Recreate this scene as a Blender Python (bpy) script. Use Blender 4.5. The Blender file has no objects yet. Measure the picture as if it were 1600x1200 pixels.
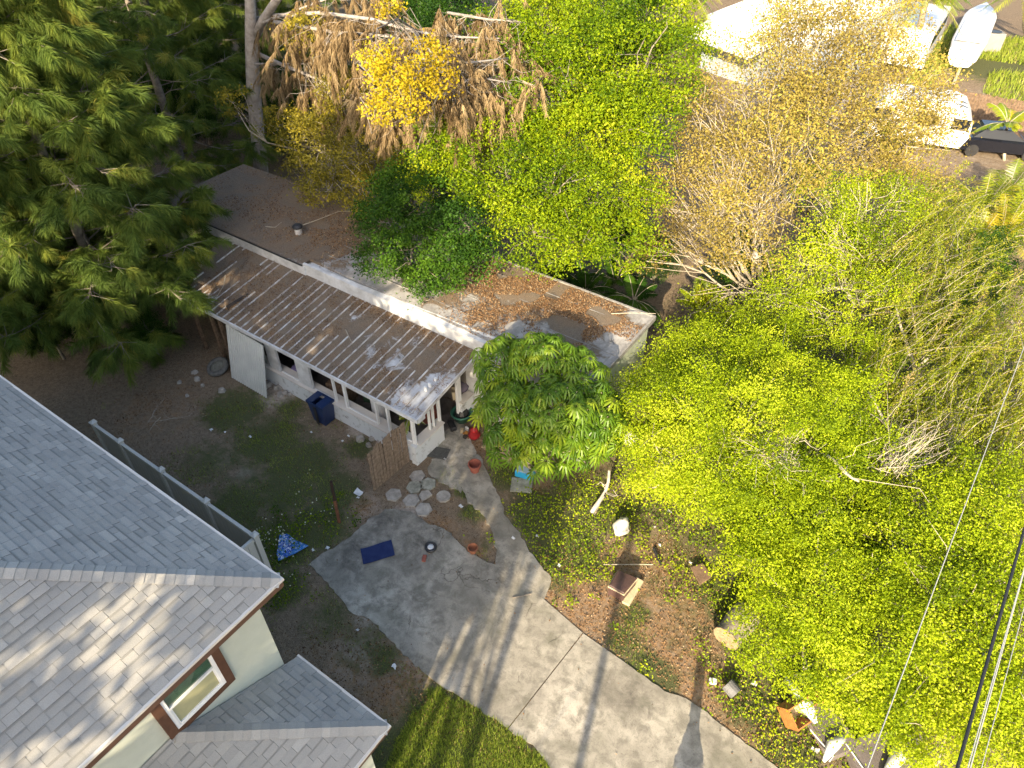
import bpy, math, numpy as np
from mathutils import Vector, Matrix
rng = np.random.default_rng(11)
C = bpy.context.scene.collection
sc = bpy.context.scene

# ------------------------------------------------------------------ camera
F = 1116.0; TH = math.atan(996 / 1116.0); YAW = math.radians(34.6); H = 16.0
cam = bpy.data.cameras.new('camera'); co = bpy.data.objects.new('camera', cam); C.objects.link(co)
cam.sensor_width = 36; cam.lens = 36 * F / 1600; cam.clip_end = 3000; cam.clip_start = 0.1
co.location = (0, 0, H); co.rotation_euler = (math.pi / 2 - TH, 0, YAW)
sc.camera = co
# ------------------------------------------------------------------ light
SUN_EL = math.radians(25); SUN_AZ = math.radians(17.2)
SUN = Vector((math.sin(SUN_AZ) * math.cos(SUN_EL), -math.cos(SUN_AZ) * math.cos(SUN_EL), math.sin(SUN_EL)))
w = bpy.data.worlds.new('World'); sc.world = w; w.use_nodes = True
wn = w.node_tree; bg = wn.nodes['Background']
sky = wn.nodes.new('ShaderNodeTexSky'); sky.sky_type = 'NISHITA'; sky.sun_disc = False
sky.sun_elevation = SUN_EL; sky.sun_rotation = math.pi - SUN_AZ; sky.air_density = 1.0; sky.dust_density = 3.0
wn.links.new(sky.outputs[0], bg.inputs[0]); bg.inputs[1].default_value = 0.15
sl = bpy.data.lights.new('sun', 'SUN'); sl.energy = 5.0; sl.angle = math.radians(0.36); sl.color = (1.0, 0.83, 0.58)
so = bpy.data.objects.new('sun', sl); C.objects.link(so); so.rotation_euler = SUN.to_track_quat('Z', 'Y').to_euler()
so.location = (0, -30, 40)
sc.view_settings.view_transform = 'Standard'; sc.view_settings.look = 'None'
sc.view_settings.exposure = 1.35; sc.view_settings.gamma = 1
sc.cycles.max_bounces = 6; sc.cycles.diffuse_bounces = 3; sc.cycles.glossy_bounces = 2
sc.cycles.transmission_bounces = 3; sc.cycles.transparent_max_bounces = 4
sc.cycles.use_adaptive_sampling = True; sc.cycles.adaptive_threshold = 0.02

# ------------------------------------------------------------------ helpers: where things stand
st_, ct_ = math.sin(TH), math.cos(TH)
fh = (-math.sin(YAW), math.cos(YAW)); rt = (math.cos(YAW), math.sin(YAW))
def at(px, py, z=0.0):
    u = (px - 800) / F; v = -(py - 600) / F
    a = ct_ + v * st_; dz = -st_ + v * ct_; t = (z - H) / dz
    return (t * (a * fh[0] + u * rt[0]), t * (a * fh[1] + u * rt[1]), z)
def A(px, py, z=0.0): return np.array(at(px, py, z))

# ------------------------------------------------------------------ helpers: tagging
def tag(o, label=None, cat=None, group=None, kind=None):
    if label: o['label'] = label
    if cat: o['category'] = cat
    if group: o['group'] = group
    if kind: o['kind'] = kind
    return o
def empty(name, loc, label, cat, group=None):
    o = bpy.data.objects.new(name, None); C.objects.link(o); o.location = loc; o.empty_display_size = .2
    return tag(o, label, cat, group)
def root_of(o):
    while o.parent: o = o.parent
    return o
def copy_tree(o, parent=None):
    c = o.copy(); C.objects.link(c)
    if parent: c.parent = parent
    for ch in list(o.children): copy_tree(ch, c)
    return c

# ------------------------------------------------------------------ helpers: materials
def newmat(name):
    m = bpy.data.materials.new(name); m.use_nodes = True
    return m, m.node_tree, m.node_tree.nodes['Principled BSDF']
def pos(nt):
    return nt.nodes.new('ShaderNodeNewGeometry').outputs['Position']
def noise(nt, vec, scale, detail=4, rough=.6, dist=0):
    n = nt.nodes.new('ShaderNodeTexNoise'); n.inputs['Scale'].default_value = scale; n.inputs['Detail'].default_value = detail
    n.inputs['Roughness'].default_value = rough; n.inputs['Distortion'].default_value = dist
    nt.links.new(vec, n.inputs['Vector']); return n.outputs['Fac']
def ramp(nt, fac, stops, interp='LINEAR'):
    r = nt.nodes.new('ShaderNodeValToRGB'); r.color_ramp.interpolation = interp
    e = r.color_ramp.elements
    while len(e) < len(stops): e.new(0.5)
    for k, (p, c) in enumerate(stops):
        e[k].position = p; e[k].color = (*c, 1) if len(c) == 3 else c
    nt.links.new(fac, r.inputs[0]); return r.outputs[0]
def g(v): return (v, v, v)
def mix(nt, fac, a, b, mode='MIX'):
    n = nt.nodes.new('ShaderNodeMix'); n.data_type = 'RGBA'; n.blend_type = mode
    for s, x in ((n.inputs[0], fac), (n.inputs[6], a), (n.inputs[7], b)):
        if hasattr(x, 'is_output'): nt.links.new(x, s)
        elif isinstance(x, (int, float)): s.default_value = x
        else: s.default_value = (*x, 1)
    return n.outputs[2]
def math_(nt, op, a, b=0.0, clamp=False):
    n = nt.nodes.new('ShaderNodeMath'); n.operation = op; n.use_clamp = clamp
    for s, x in ((n.inputs[0], a), (n.inputs[1], b)):
        if hasattr(x, 'is_output'): nt.links.new(x, s)
        else: s.default_value = x
    return n.outputs[0]
def attr(nt, name):
    n = nt.nodes.new('ShaderNodeAttribute'); n.attribute_name = name; return n.outputs['Fac']
def bump(nt, b, h, strength=.5, dist=.02):
    n = nt.nodes.new('ShaderNodeBump'); n.inputs['Strength'].default_value = strength; n.inputs['Distance'].default_value = dist
    nt.links.new(h, n.inputs['Height']); nt.links.new(n.outputs[0], b.inputs['Normal'])
def mapping(nt, vec, scale, rot=(0, 0, 0)):
    n = nt.nodes.new('ShaderNodeMapping'); n.inputs['Scale'].default_value = scale; n.inputs['Rotation'].default_value = rot
    nt.links.new(vec, n.inputs['Vector']); return n.outputs[0]
def spots(nt, p, lst):
    fl = nt.nodes.new('ShaderNodeVectorMath'); fl.operation = 'MULTIPLY'; fl.inputs[1].default_value = (1, 1, 0); nt.links.new(p, fl.inputs[0])
    out = None
    for (x, y, r, w_) in lst:
        d = nt.nodes.new('ShaderNodeVectorMath'); d.operation = 'DISTANCE'; d.inputs[1].default_value = (x, y, 0); nt.links.new(fl.outputs[0], d.inputs[0])
        v = math_(nt, 'MULTIPLY', math_(nt, 'SUBTRACT', 1.0, math_(nt, 'DIVIDE', d.outputs['Value'], r), True), w_)
        out = v if out is None else math_(nt, 'MAXIMUM' if w_ > 0 else 'ADD', out, v)
    return out
def S(*l): return [(*at(a, b_, z)[:2], r, w_) for (a, b_, z, r, w_) in l]
def plain(name, c, rough=.7, c2=None, scale=6, metal=0, bstr=.3, bscale=40, spec=.3):
    m, nt, b = newmat(name); p = pos(nt)
    c2 = c2 or tuple(x * .7 for x in c)
    f = noise(nt, p, scale, 5, .65)
    col = mix(nt, ramp(nt, f, [(.35, g(0)), (.65, g(1))]), c, c2)
    nt.links.new(col, b.inputs['Base Color']); b.inputs['Roughness'].default_value = rough
    b.inputs['Metallic'].default_value = metal; b.inputs['Specular IOR Level'].default_value = spec
    if bstr: bump(nt, b, noise(nt, p, bscale, 3), bstr, .01)
    return m
def leafmat(name, stops, trans=.4, rough=.5, spec=.15):
    m, nt, b = newmat(name)
    t = attr(nt, 'tint'); col = ramp(nt, t, stops)
    nt.links.new(col, b.inputs['Base Color']); b.inputs['Roughness'].default_value = rough
    b.inputs['Specular IOR Level'].default_value = spec
    tr = nt.nodes.new('ShaderNodeBsdfTranslucent'); nt.links.new(col, tr.inputs[0])
    mx = nt.nodes.new('ShaderNodeMixShader'); mx.inputs[0].default_value = trans
    nt.links.new(b.outputs[0], mx.inputs[1]); nt.links.new(tr.outputs[0], mx.inputs[2])
    nt.links.new(mx.outputs[0], nt.nodes['Material Output'].inputs[0]); return m

# ------------------------------------------------------------------ helpers: meshes
class MB:
    def __init__(s): s.v = []; s.f = []; s.n = 0; s.t = []; s.m = []; s.cm = 0
    def add(s, v, f, tint=.5):
        v = [tuple(map(float, q)) for q in v]
        s.v += v; s.f += [tuple(i + s.n for i in q) for q in f]; s.t += [tint] * len(f); s.m += [s.cm] * len(f); s.n += len(v)
        return s
    def box(s, x0, x1, y0, y1, z0, z1, tint=.5):
        v = [(x0, y0, z0), (x1, y0, z0), (x1, y1, z0), (x0, y1, z0), (x0, y0, z1), (x1, y0, z1), (x1, y1, z1), (x0, y1, z1)]
        return s.add(v, [(3, 2, 1, 0), (4, 5, 6, 7), (0, 1, 5, 4), (1, 2, 6, 5), (2, 3, 7, 6), (3, 0, 4, 7)], tint)
    def bevbox(s, c, sz, rz=0, b=.01, tint=.5, tilt=(0, 0)):
        # box with chamfered edges, centre of the base c
        X, Y, Z = sz[0] / 2, sz[1] / 2, sz[2]
        M = Matrix.Rotation(rz, 3, 'Z') @ Matrix.Rotation(tilt[0], 3, 'X') @ Matrix.Rotation(tilt[1], 3, 'Y')
        v = []
        for z, i in ((0, b), (b, 0), (Z - b, 0), (Z, b)):
            x, y = X - i, Y - i
            for (p, q) in ((-x + b, -y), (x - b, -y), (x, -y + b), (x, y - b), (x - b, y), (-x + b, y), (-x, y - b), (-x, -y + b)):
                v.append(tuple(M @ Vector((p, q, z)) + Vector(c)))
        f = [tuple(range(7, -1, -1)), tuple(range(24, 32))]
        for k in range(3):
            for j in range(8): f.append((k * 8 + j, k * 8 + (j + 1) % 8, (k + 1) * 8 + (j + 1) % 8, (k + 1) * 8 + j))
        return s.add(v, f, tint)
    def prism(s, poly, z0, z1, tint=.5):
        n = len(poly); a = sum(poly[i][0] * poly[(i + 1) % n][1] - poly[(i + 1) % n][0] * poly[i][1] for i in range(n))
        if a < 0: poly = poly[::-1]
        v = [(p[0], p[1], z0) for p in poly] + [(p[0], p[1], z1) for p in poly]
        return s.add(v, [tuple(range(n - 1, -1, -1)), tuple(range(n, 2 * n))] + [(i, (i + 1) % n, n + (i + 1) % n, n + i) for i in range(n)], tint)
    def slab(s, q, t, tint=.5):
        # thick sheet from polygon q (3D), thickened along its normal
        q = [Vector(p) for p in q]; nn = (q[1] - q[0]).cross(q[-1] - q[0]).normalized() * t; n = len(q)
        v = [tuple(p) for p in q] + [tuple(p - nn) for p in q]
        return s.add(v, [tuple(range(n)), tuple(range(2 * n - 1, n - 1, -1))] + [(i, n + i, n + (i + 1) % n, (i + 1) % n) for i in range(n)], tint)
    def tube(s, pts, r0, r1=None, n=6, tint=.5, radii=None, cap=True):
        pts = [np.array(p, float) for p in pts]; k = len(pts); r1 = r0 if r1 is None else r1
        if radii is None: radii = [r0 + (r1 - r0) * i / (k - 1) for i in range(k)]
        v = []
        for i, p in enumerate(pts):
            d = pts[min(i + 1, k - 1)] - pts[max(i - 1, 0)]; d /= (np.linalg.norm(d) + 1e-9)
            a = np.array((0, 0, 1.)) if abs(d[2]) < .9 else np.array((1., 0, 0))
            u = np.cross(d, a); u /= np.linalg.norm(u); w_ = np.cross(d, u)
            for j in range(n):
                t = 2 * math.pi * j / n; v.append(p + radii[i] * (math.cos(t) * u + math.sin(t) * w_))
        f = [(i * n + j, i * n + (j + 1) % n, (i + 1) * n + (j + 1) % n, (i + 1) * n + j) for i in range(k - 1) for j in range(n)]
        if cap: f += [tuple(range(n - 1, -1, -1)), tuple(range((k - 1) * n, k * n))]
        return s.add(v, f, tint)
    def lathe(s, c, prof, n=16, tint=.5, M=None):
        v = []; k = len(prof)
        for (r, z) in prof:
            for j in range(n):
                t = 2 * math.pi * j / n; p = Vector((r * math.cos(t), r * math.sin(t), z))
                if M: p = M @ p
                v.append(tuple(p + Vector(c)))
        f = [(i * n + j, i * n + (j + 1) % n, (i + 1) * n + (j + 1) % n, (i + 1) * n + j) for i in range(k - 1) for j in range(n)]
        return s.add(v, f, tint)
    def build(s, name, mat, parent=None, loc=None, smooth=False, **tg):
        org = np.array(root_of(parent).location if parent else (loc if loc is not None else (0, 0, 0)), float)
        me = bpy.data.meshes.new(name); V = np.array(s.v, float) - org
        me.from_pydata(V.tolist(), [], s.f)
        a = me.attributes.new('tint', 'FLOAT', 'FACE'); a.data.foreach_set('value', s.t)
        mats = mat if isinstance(mat, (list, tuple)) else [mat]
        for m in mats: me.materials.append(m)
        if len(mats) > 1: me.polygons.foreach_set('material_index', s.m)
        if smooth: me.polygons.foreach_set('use_smooth', [True] * len(me.polygons))
        me.update()
        o = bpy.data.objects.new(name, me); C.objects.link(o)
        if parent: o.parent = parent
        else: o.location = org
        if tg: tag(o, **tg)
        return o

def quads(name, V, mat, parent=None, tint=None, loc=None, smooth=False, **tg):
    """V: (N,k,3) polygons -> one mesh, fast"""
    N, k = V.shape[:2]
    org = np.array(root_of(parent).location if parent else (loc if loc is not None else (0, 0, 0)), float)
    me = bpy.data.meshes.new(name)
    me.vertices.add(N * k); me.vertices.foreach_set('co', (V.reshape(-1, 3) - org).astype(np.float32).ravel())
    me.loops.add(N * k); me.loops.foreach_set('vertex_index', np.arange(N * k, dtype=np.int32))
    me.polygons.add(N); me.polygons.foreach_set('loop_start', np.arange(0, N * k, k, dtype=np.int32))
    me.polygons.foreach_set('loop_total', np.full(N, k, dtype=np.int32))
    a = me.attributes.new('tint', 'FLOAT', 'FACE'); a.data.foreach_set('value', (tint if tint is not None else rng.random(N)).astype(np.float32))
    me.materials.append(mat); me.update(calc_edges=True)
    o = bpy.data.objects.new(name, me); C.objects.link(o)
    if parent: o.parent = parent
    else: o.location = org
    if tg: tag(o, **tg)
    return o
def unit(a): return a / (np.linalg.norm(a, axis=-1, keepdims=True) + 1e-9)
def leaf_quads(P, size, up=.9, aspect=.5, N=None, D=None, r=rng):
    n = len(P)
    if N is None: N = unit(r.normal(size=(n, 3)) * .8 + np.array((.2, -.55, .75)) * up)
    if D is None: D = r.normal(size=(n, 3))
    D = unit(D - (D * N).sum(1, keepdims=True) * N); W = np.cross(N, D)
    s = (size * (.65 + .7 * r.random(n)))[:, None]
    return np.stack([P - D * s * .5, P + W * s * aspect * .5 + D * s * .05, P + D * s * .5 - N * s * .12, P - W * s * aspect * .5 + D * s * .05], 1)

# ------------------------------------------------------------------ materials
Mconc, nt, b = newmat('weathered_concrete')
p = pos(nt); n1 = noise(nt, p, .55, 6, .6, .3); n2 = noise(nt, p, 3.2, 6, .7, .4); n3 = noise(nt, p, 38, 4, .8); n4 = noise(nt, p, 1.1, 3, .5, .8)
c = mix(nt, ramp(nt, n1, [(.34, g(0)), (.66, g(1))]), (.215, .198, .162), (.46, .425, .355))
c = mix(nt, ramp(nt, n2, [(.44, g(0)), (.62, g(.75))]), c, (.16, .148, .122))
c = mix(nt, ramp(nt, n4, [(.52, g(0)), (.68, g(.6))]), c, (.15, .145, .11))
sp = ramp(nt, n3, [(.30, g(0)), (.45, g(1))])
c = mix(nt, sp, mix(nt, .7, c, (.09, .075, .055)), c)
vo = nt.nodes.new('ShaderNodeTexVoronoi'); vo.feature = 'DISTANCE_TO_EDGE'; vo.inputs['Scale'].default_value = .42
dn = nt.nodes.new('ShaderNodeTexNoise'); dn.inputs['Scale'].default_value = 1.6; dn.inputs['Detail'].default_value = 6; nt.links.new(p, dn.inputs['Vector'])
va = nt.nodes.new('ShaderNodeVectorMath'); va.operation = 'ADD'; nt.links.new(p, va.inputs[0])
vs = nt.nodes.new('ShaderNodeVectorMath'); vs.operation = 'SCALE'; vs.inputs['Scale'].default_value = .9; nt.links.new(dn.outputs['Color'], vs.inputs[0]); nt.links.new(vs.outputs[0], va.inputs[1]); nt.links.new(va.outputs[0], vo.inputs['Vector'])
cr = ramp(nt, vo.outputs[0], [(0, g(1)), (.006, g(0))]); cmask = ramp(nt, noise(nt, p, .8, 2), [(.50, g(0)), (.6, g(.8))])
c = mix(nt, math_(nt, 'MULTIPLY', cr, cmask), c, (.06, .05, .04))
c = mix(nt, math_(nt, 'MULTIPLY', spots(nt, p, S((700, 815, 0, .9, 1.3), (672, 800, 0, .8, 1), (650, 850, 0, 1.1, .9), (745, 830, 0, .8, 1), (560, 850, 0, .8, .9), (545, 875, 0, .7, .8), (600, 815, 0, 1.2, .8), (780, 890, 0, .9, .7), (660, 935, 0, .9, .5), (985, 1085, 0, 1.0, .7), (755, 1080, 0, .7, .6), (830, 1090, 0, .5, .5))), ramp(nt, noise(nt, p, 2.4, 6, .75, .5), [(.36, g(0)), (.6, g(1))])), c, (.065, .058, .05))
nt.links.new(c, b.inputs['Base Color']); b.inputs['Roughness'].default_value = .9; b.inputs['Specular IOR Level'].default_value = .2
bump(nt, b, mix(nt, .5, n3, n2), .45, .012)

Mground, nt, b = newmat('yard_ground')
p = pos(nt); nA = noise(nt, p, .9, 8, .7, .4); nB = noise(nt, p, 9, 6, .75); nC = noise(nt, p, 60, 3, .8); nD = noise(nt, p, 2.6, 6, .7)
dirt = mix(nt, ramp(nt, nB, [(.38, g(0)), (.62, g(1))]), (.075, .052, .034), (.21, .15, .098))
dirt = mix(nt, ramp(nt, nC, [(.44, g(0)), (.60, g(.85))]), dirt, (.33, .26, .18))
sand = mix(nt, ramp(nt, nB, [(.35, g(0)), (.65, g(1))]), (.26, .21, .16), (.44, .38, .31))
mul = mix(nt, ramp(nt, nC, [(.35, g(0)), (.6, g(1))]), (.12, .065, .03), (.36, .22, .11))
mul = mix(nt, ramp(nt, nB, [(.4, g(0)), (.6, g(.7))]), mul, (.25, .20, .15))
gr = mix(nt, ramp(nt, nC, [(.4, g(0)), (.6, g(1))]), (.065, .07, .03), (.12, .125, .055))
def msk(a, k=1.2):
    return ramp(nt, math_(nt, 'ADD', attr(nt, a), math_(nt, 'MULTIPLY', math_(nt, 'SUBTRACT', nD, .5), k)), [(.30, g(0)), (.66, g(1))])
c = mix(nt, msk('sand'), dirt, sand); c = mix(nt, msk('mulch'), c, mul); c = mix(nt, msk('grass'), c, gr)
nt.links.new(c, b.inputs['Base Color']); b.inputs['Roughness'].default_value = .95; b.inputs['Specular IOR Level'].default_value = .1
bump(nt, b, mix(nt, .5, nB, nC), .9, .04)

Mshingle, nt, b = newmat('grey_shingle')
p = pos(nt); t = attr(nt, 'tint')
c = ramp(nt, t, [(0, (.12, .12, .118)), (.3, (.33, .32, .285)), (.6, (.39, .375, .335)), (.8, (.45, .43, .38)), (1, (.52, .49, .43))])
c = mix(nt, ramp(nt, noise(nt, p, 160, 2, .8), [(.35, g(.45)), (.6, g(0))]), c, (.13, .125, .12))
c = mix(nt, ramp(nt, noise(nt, p, .8, 4), [(.4, g(0)), (.7, g(.3))]), c, (.22, .21, .20))
nt.links.new(c, b.inputs['Base Color']); b.inputs['Roughness'].default_value = .95; b.inputs['Specular IOR Level'].default_value = .15
bump(nt, b, noise(nt, p, 220, 2), .4, .004)

def litter_metal(name, cov, base1, base2, thr):
    """old white sheet roof under brown needles: `cover` attribute says how much litter lies on it"""
    m, nt, b = newmat(name); p = pos(nt)
    met = mix(nt, ramp(nt, noise(nt, p, 2.5, 6, .7), [(.35, g(0)), (.65, g(1))]), base1, base2)
    st = noise(nt, mapping(nt, p, (9, 1.2, 1)), 1.0, 5, .7)
    met = mix(nt, ramp(nt, st, [(.5, g(0)), (.75, g(.5))]), met, (.16, .14, .12))
    fine = noise(nt, p, 45, 4, .8, 1.5); lit = mix(nt, ramp(nt, fine, [(.36, g(0)), (.6, g(1))]), (.07, .055, .042), (.25, .205, .155))
    lit = mix(nt, ramp(nt, noise(nt, p, 1.6, 4), [(.4, g(0)), (.65, g(.8))]), lit, mix(nt, ramp(nt, fine, [(.36, g(0)), (.6, g(1))]), (.09, .062, .042), (.30, .215, .14)))
    f = math_(nt, 'ADD', cov(nt, p), math_(nt, 'MULTIPLY', math_(nt, 'SUBTRACT', noise(nt, p, 1.3, 7, .72, .6), .5), 1.9))
    f = math_(nt, 'ADD', f, math_(nt, 'MULTIPLY', math_(nt, 'SUBTRACT', fine, .5), .5))
    k = ramp(nt, f, [(thr - .05, g(0)), (thr + .05, g(1))])
    nt.links.new(mix(nt, k, met, lit), b.inputs['Base Color']); b.inputs['Roughness'].default_value = .8; b.inputs['Specular IOR Level'].default_value = .25
    bump(nt, b, mix(nt, k, g(.2), fine), .8, .03); return m
def cov_porch(nt, p):
    sx = nt.nodes.new('ShaderNodeSeparateXYZ'); nt.links.new(p, sx.inputs[0])
    a = math_(nt, 'MULTIPLY', math_(nt, 'ADD', sx.outputs[0], 10.5), -.14, True)
    a = math_(nt, 'ADD', math_(nt, 'MULTIPLY', a, .5), .68)
    return math_(nt, 'SUBTRACT', a, spots(nt, p, S((670, 630, 2.3, 1.5, 1.0), (640, 655, 2.2, 1.2, .9), (310, 475, 2.2, 1.4, 1.0), (560, 500, 2.4, 1.2, .35), (610, 545, 2.4, 1.6, .4), (740, 545, 2.6, .9, -.4))))
def cov_main(nt, p):
    return spots(nt, p, S((330, 300, 3.1, 6.5, 1.6), (430, 330, 3.1, 5.5, 1.6), (520, 360, 3.1, 3.6, 1.4), (760, 430, 3.1, 1.9, 1.2), (830, 450, 3.1, 2.6, 1.3), (900, 480, 3.1, 2.4, 1.2), (760, 490, 3.1, 1.5, .95), (700, 465, 3.1, 1.5, .8), (900, 530, 3.1, 1.8, .85), (960, 500, 3.1, 1.4, .85), (640, 440, 3.1, 1.2, .6)))
Mporch = litter_metal('littered_sheet_roof', cov_porch, (.52, .54, .56), (.34, .34, .34), .45)
Mroof = litter_metal('littered_membrane_roof', cov_main, (.40, .39, .37), (.22, .21, .20), .5)
Mrib = plain('dirty_white_rib', (.62, .62, .62), .6, (.22, .18, .14), 3.5)

Mwhite = plain('old_white_paint', (.62, .63, .63), .6, (.42, .42, .41), 2.5, bstr=.2)
Mwhited, nt, b = newmat('flaking_white_masonry'); p = pos(nt); nt.links.new(mix(nt, ramp(nt, noise(nt, p, 4, 6, .75), [(.54, g(0)), (.66, g(.85))]), (.64, .66, .66), (.26, .25, .22)), b.inputs['Base Color']); b.inputs['Roughness'].default_value = .85; bump(nt, b, noise(nt, p, 18, 4), .5, .01)
Mvinyl = plain('white_vinyl', (.66, .62, .55), .45, (.58, .54, .48), 1.0, bstr=.0)
Mvinylp = plain('tan_vinyl_panel', (.50, .45, .40), .5, (.44, .40, .35), 2, bstr=.1)
Mstucco = plain('cream_stucco', (.50, .525, .44), .85, (.45, .475, .395), 2.0, bstr=.6, bscale=90)
Mtrim = plain('brown_trim', (.105, .05, .028), .55, (.08, .038, .022), 8, bstr=.1)
Mpvc = plain('white_window_frame', (.78, .78, .76), .35, (.72, .72, .70), 3, bstr=0)
Mfascia = plain('brown_fascia', (.13, .07, .045), .5, (.10, .055, .035), 4, bstr=0)
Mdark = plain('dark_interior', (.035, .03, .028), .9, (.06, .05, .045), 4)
Mwood = plain('weathered_fence_wood', (.20, .135, .085), .85, (.085, .055, .035), 9, bstr=.6, bscale=25)
Mbark = plain('grey_bark', (.30, .26, .21), .9, (.14, .12, .10), 5, bstr=1, bscale=14)
Mbarkp = plain('pale_twig_bark', (.46, .41, .32), .85, (.28, .24, .18), 5, bstr=.5, bscale=30)
Mbarkw = plain('bleached_dead_wood', (.46, .42, .36), .85, (.28, .25, .21), 4, bstr=.6, bscale=25)
Mplast_b = plain('dark_blue_plastic', (.012, .028, .09), .4, (.02, .04, .11), 3, bstr=0, spec=.5)
Mblack = plain('black_plastic', (.018, .018, .02), .4, (.03, .03, .03), 5, bstr=0, spec=.5)
Mterra = plain('terracotta', (.28, .095, .065), .8, (.26, .08, .055), 10, bstr=.2)
Mstone = plain('pale_stone', (.42, .39, .34), .9, (.24, .22, .19), 6, bstr=.8, bscale=25)
Mpaver = plain('mossy_concrete_paver', (.36, .36, .30), .9, (.18, .18, .14), 7, bstr=.7, bscale=35)
Mrust = plain('rusty_orange_wood', (.20, .085, .04), .85, (.12, .05, .03), 9)
Mcable = plain('black_cable', (.02, .022, .025), .5, (.03, .03, .035), 5, bstr=0)
Mcableg = plain('grey_wire', (.42, .42, .38), .5, (.36, .36, .33), 5, bstr=0)
Mgreyf = plain('grey_fabric', (.17, .145, .14), .9, (.12, .105, .10), 3, bstr=.4, bscale=60)
Mbeige = plain('beige_foam', (.50, .42, .28), .85, (.38, .31, .20), 5)
Mbrownl = plain('brown_leather', (.085, .048, .042), .5, (.06, .035, .032), 4, spec=.5)
Morange = plain('orange_varnished_wood', (.36, .155, .045), .5, (.26, .11, .035), 6, spec=.4)
Mcardb = plain('weathered_board', (.40, .30, .18), .85, (.28, .21, .13), 6)
Mred = plain('red_plastic', (.32, .03, .035), .4, (.4, .02, .02), 5, bstr=0)
Mgreenp = plain('green_plastic', (.05, .16, .11), .4, (.04, .13, .09), 5, bstr=0)
Mlblue = plain('bright_blue_plastic', (.03, .30, .52), .4, (.02, .24, .45), 5, bstr=0)
Mwgloss = plain('gloss_white', (.66, .66, .65), .35, (.58, .58, .57), 2, bstr=0, spec=.5)
Mglass, nt, b = newmat('window_glass'); b.inputs['Base Color'].default_value = (.02, .06, .02, 1); b.inputs['Roughness'].default_value = .03; b.inputs['Metallic'].default_value = 0.0; b.inputs['Specular IOR Level'].default_value = 1.0; b.inputs['Coat Weight'].default_value = 1.0  # green base colour stands in for a green reflection in the pane
Mvglass, nt, b = newmat('dark_vehicle_glass'); b.inputs['Base Color'].default_value = (.015, .017, .02, 1); b.inputs['Roughness'].default_value = .12; b.inputs['Specular IOR Level'].default_value = .35
Mcurt = plain('pale_blind', (.42, .40, .22), .3, (.34, .33, .18), 2, bstr=0, spec=.8)
Mcarb, nt, b = newmat('black_car_paint'); b.inputs['Base Color'].default_value = (.008, .009, .014, 1); b.inputs['Roughness'].default_value = .22; b.inputs['Specular IOR Level'].default_value = .4; b.inputs['Coat Weight'].default_value = .2
Mcloth, nt, b = newmat('blue_white_cloth'); p = pos(nt)
vo = nt.nodes.new('ShaderNodeTexVoronoi'); vo.inputs['Scale'].default_value = 11; nt.links.new(p, vo.inputs['Vector'])
c = mix(nt, ramp(nt, noise(nt, p, 14, 4, .7, 1), [(.5, g(0)), (.56, g(1))]), (.03, .10, .42), (.62, .66, .72))
c = mix(nt, ramp(nt, noise(nt, p, 6, 3), [(.45, g(0)), (.55, g(.6))]), c, (.02, .22, .50))
nt.links.new(c, b.inputs['Base Color']); b.inputs['Roughness'].default_value = .9

L_bright = leafmat('bright_leaves', [(0, (.10, .16, .006)), (.35, (.29, .39, .01)), (.72, (.44, .53, .015)), (1, (.58, .61, .05))], .5)
L_green = leafmat('green_leaves', [(0, (.045, .10, .004)), (.4, (.18, .27, .005)), (.8, (.31, .39, .008)), (1, (.44, .47, .02))], .42)
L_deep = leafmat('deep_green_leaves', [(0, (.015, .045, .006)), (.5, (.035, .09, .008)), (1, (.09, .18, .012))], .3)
L_gold = leafmat('golden_leaves', [(0, (.16, .12, .04)), (.35, (.31, .245, .06)), (.7, (.45, .36, .07)), (1, (.31, .33, .05))], .4)
L_olive = leafmat('olive_leaves', [(0, (.13, .12, .015)), (.5, (.27, .23, .025)), (1, (.46, .36, .03))], .35)
L_yellow = leafmat('yellow_leaves', [(0, (.30, .21, .01)), (.5, (.48, .37, .015)), (1, (.62, .52, .04))], .4)
L_pine = leafmat('pine_needles', [(0, (.06, .10, .025)), (.45, (.13, .20, .035)), (.8, (.25, .29, .045)), (1, (.46, .38, .07))], .35, .6, .2)
L_dead = leafmat('dead_needles', [(0, (.15, .10, .05)), (.5, (.32, .23, .12)), (1, (.48, .37, .21))], .3, .8, .1)
L_umb = leafmat('umbrella_leaves', [(0, (.05, .12, .008)), (.5, (.13, .23, .012)), (1, (.32, .38, .02))], .35, .4, .35)
L_palm = leafmat('palm_leaves', [(0, (.10, .17, .01)), (.6, (.25, .30, .012)), (1, (.50, .40, .03))], .35, .35, .5)
L_grass = leafmat('grass_blades', [(0, (.15, .16, .05)), (.4, (.17, .25, .035)), (.8, (.33, .40, .04)), (1, (.48, .44, .14))], .4)
L_litter = leafmat('dry_leaf_litter', [(0, (.06, .034, .018)), (.5, (.17, .095, .045)), (.85, (.28, .17, .085)), (1, (.40, .31, .19))], .15, .8, .1)

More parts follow.
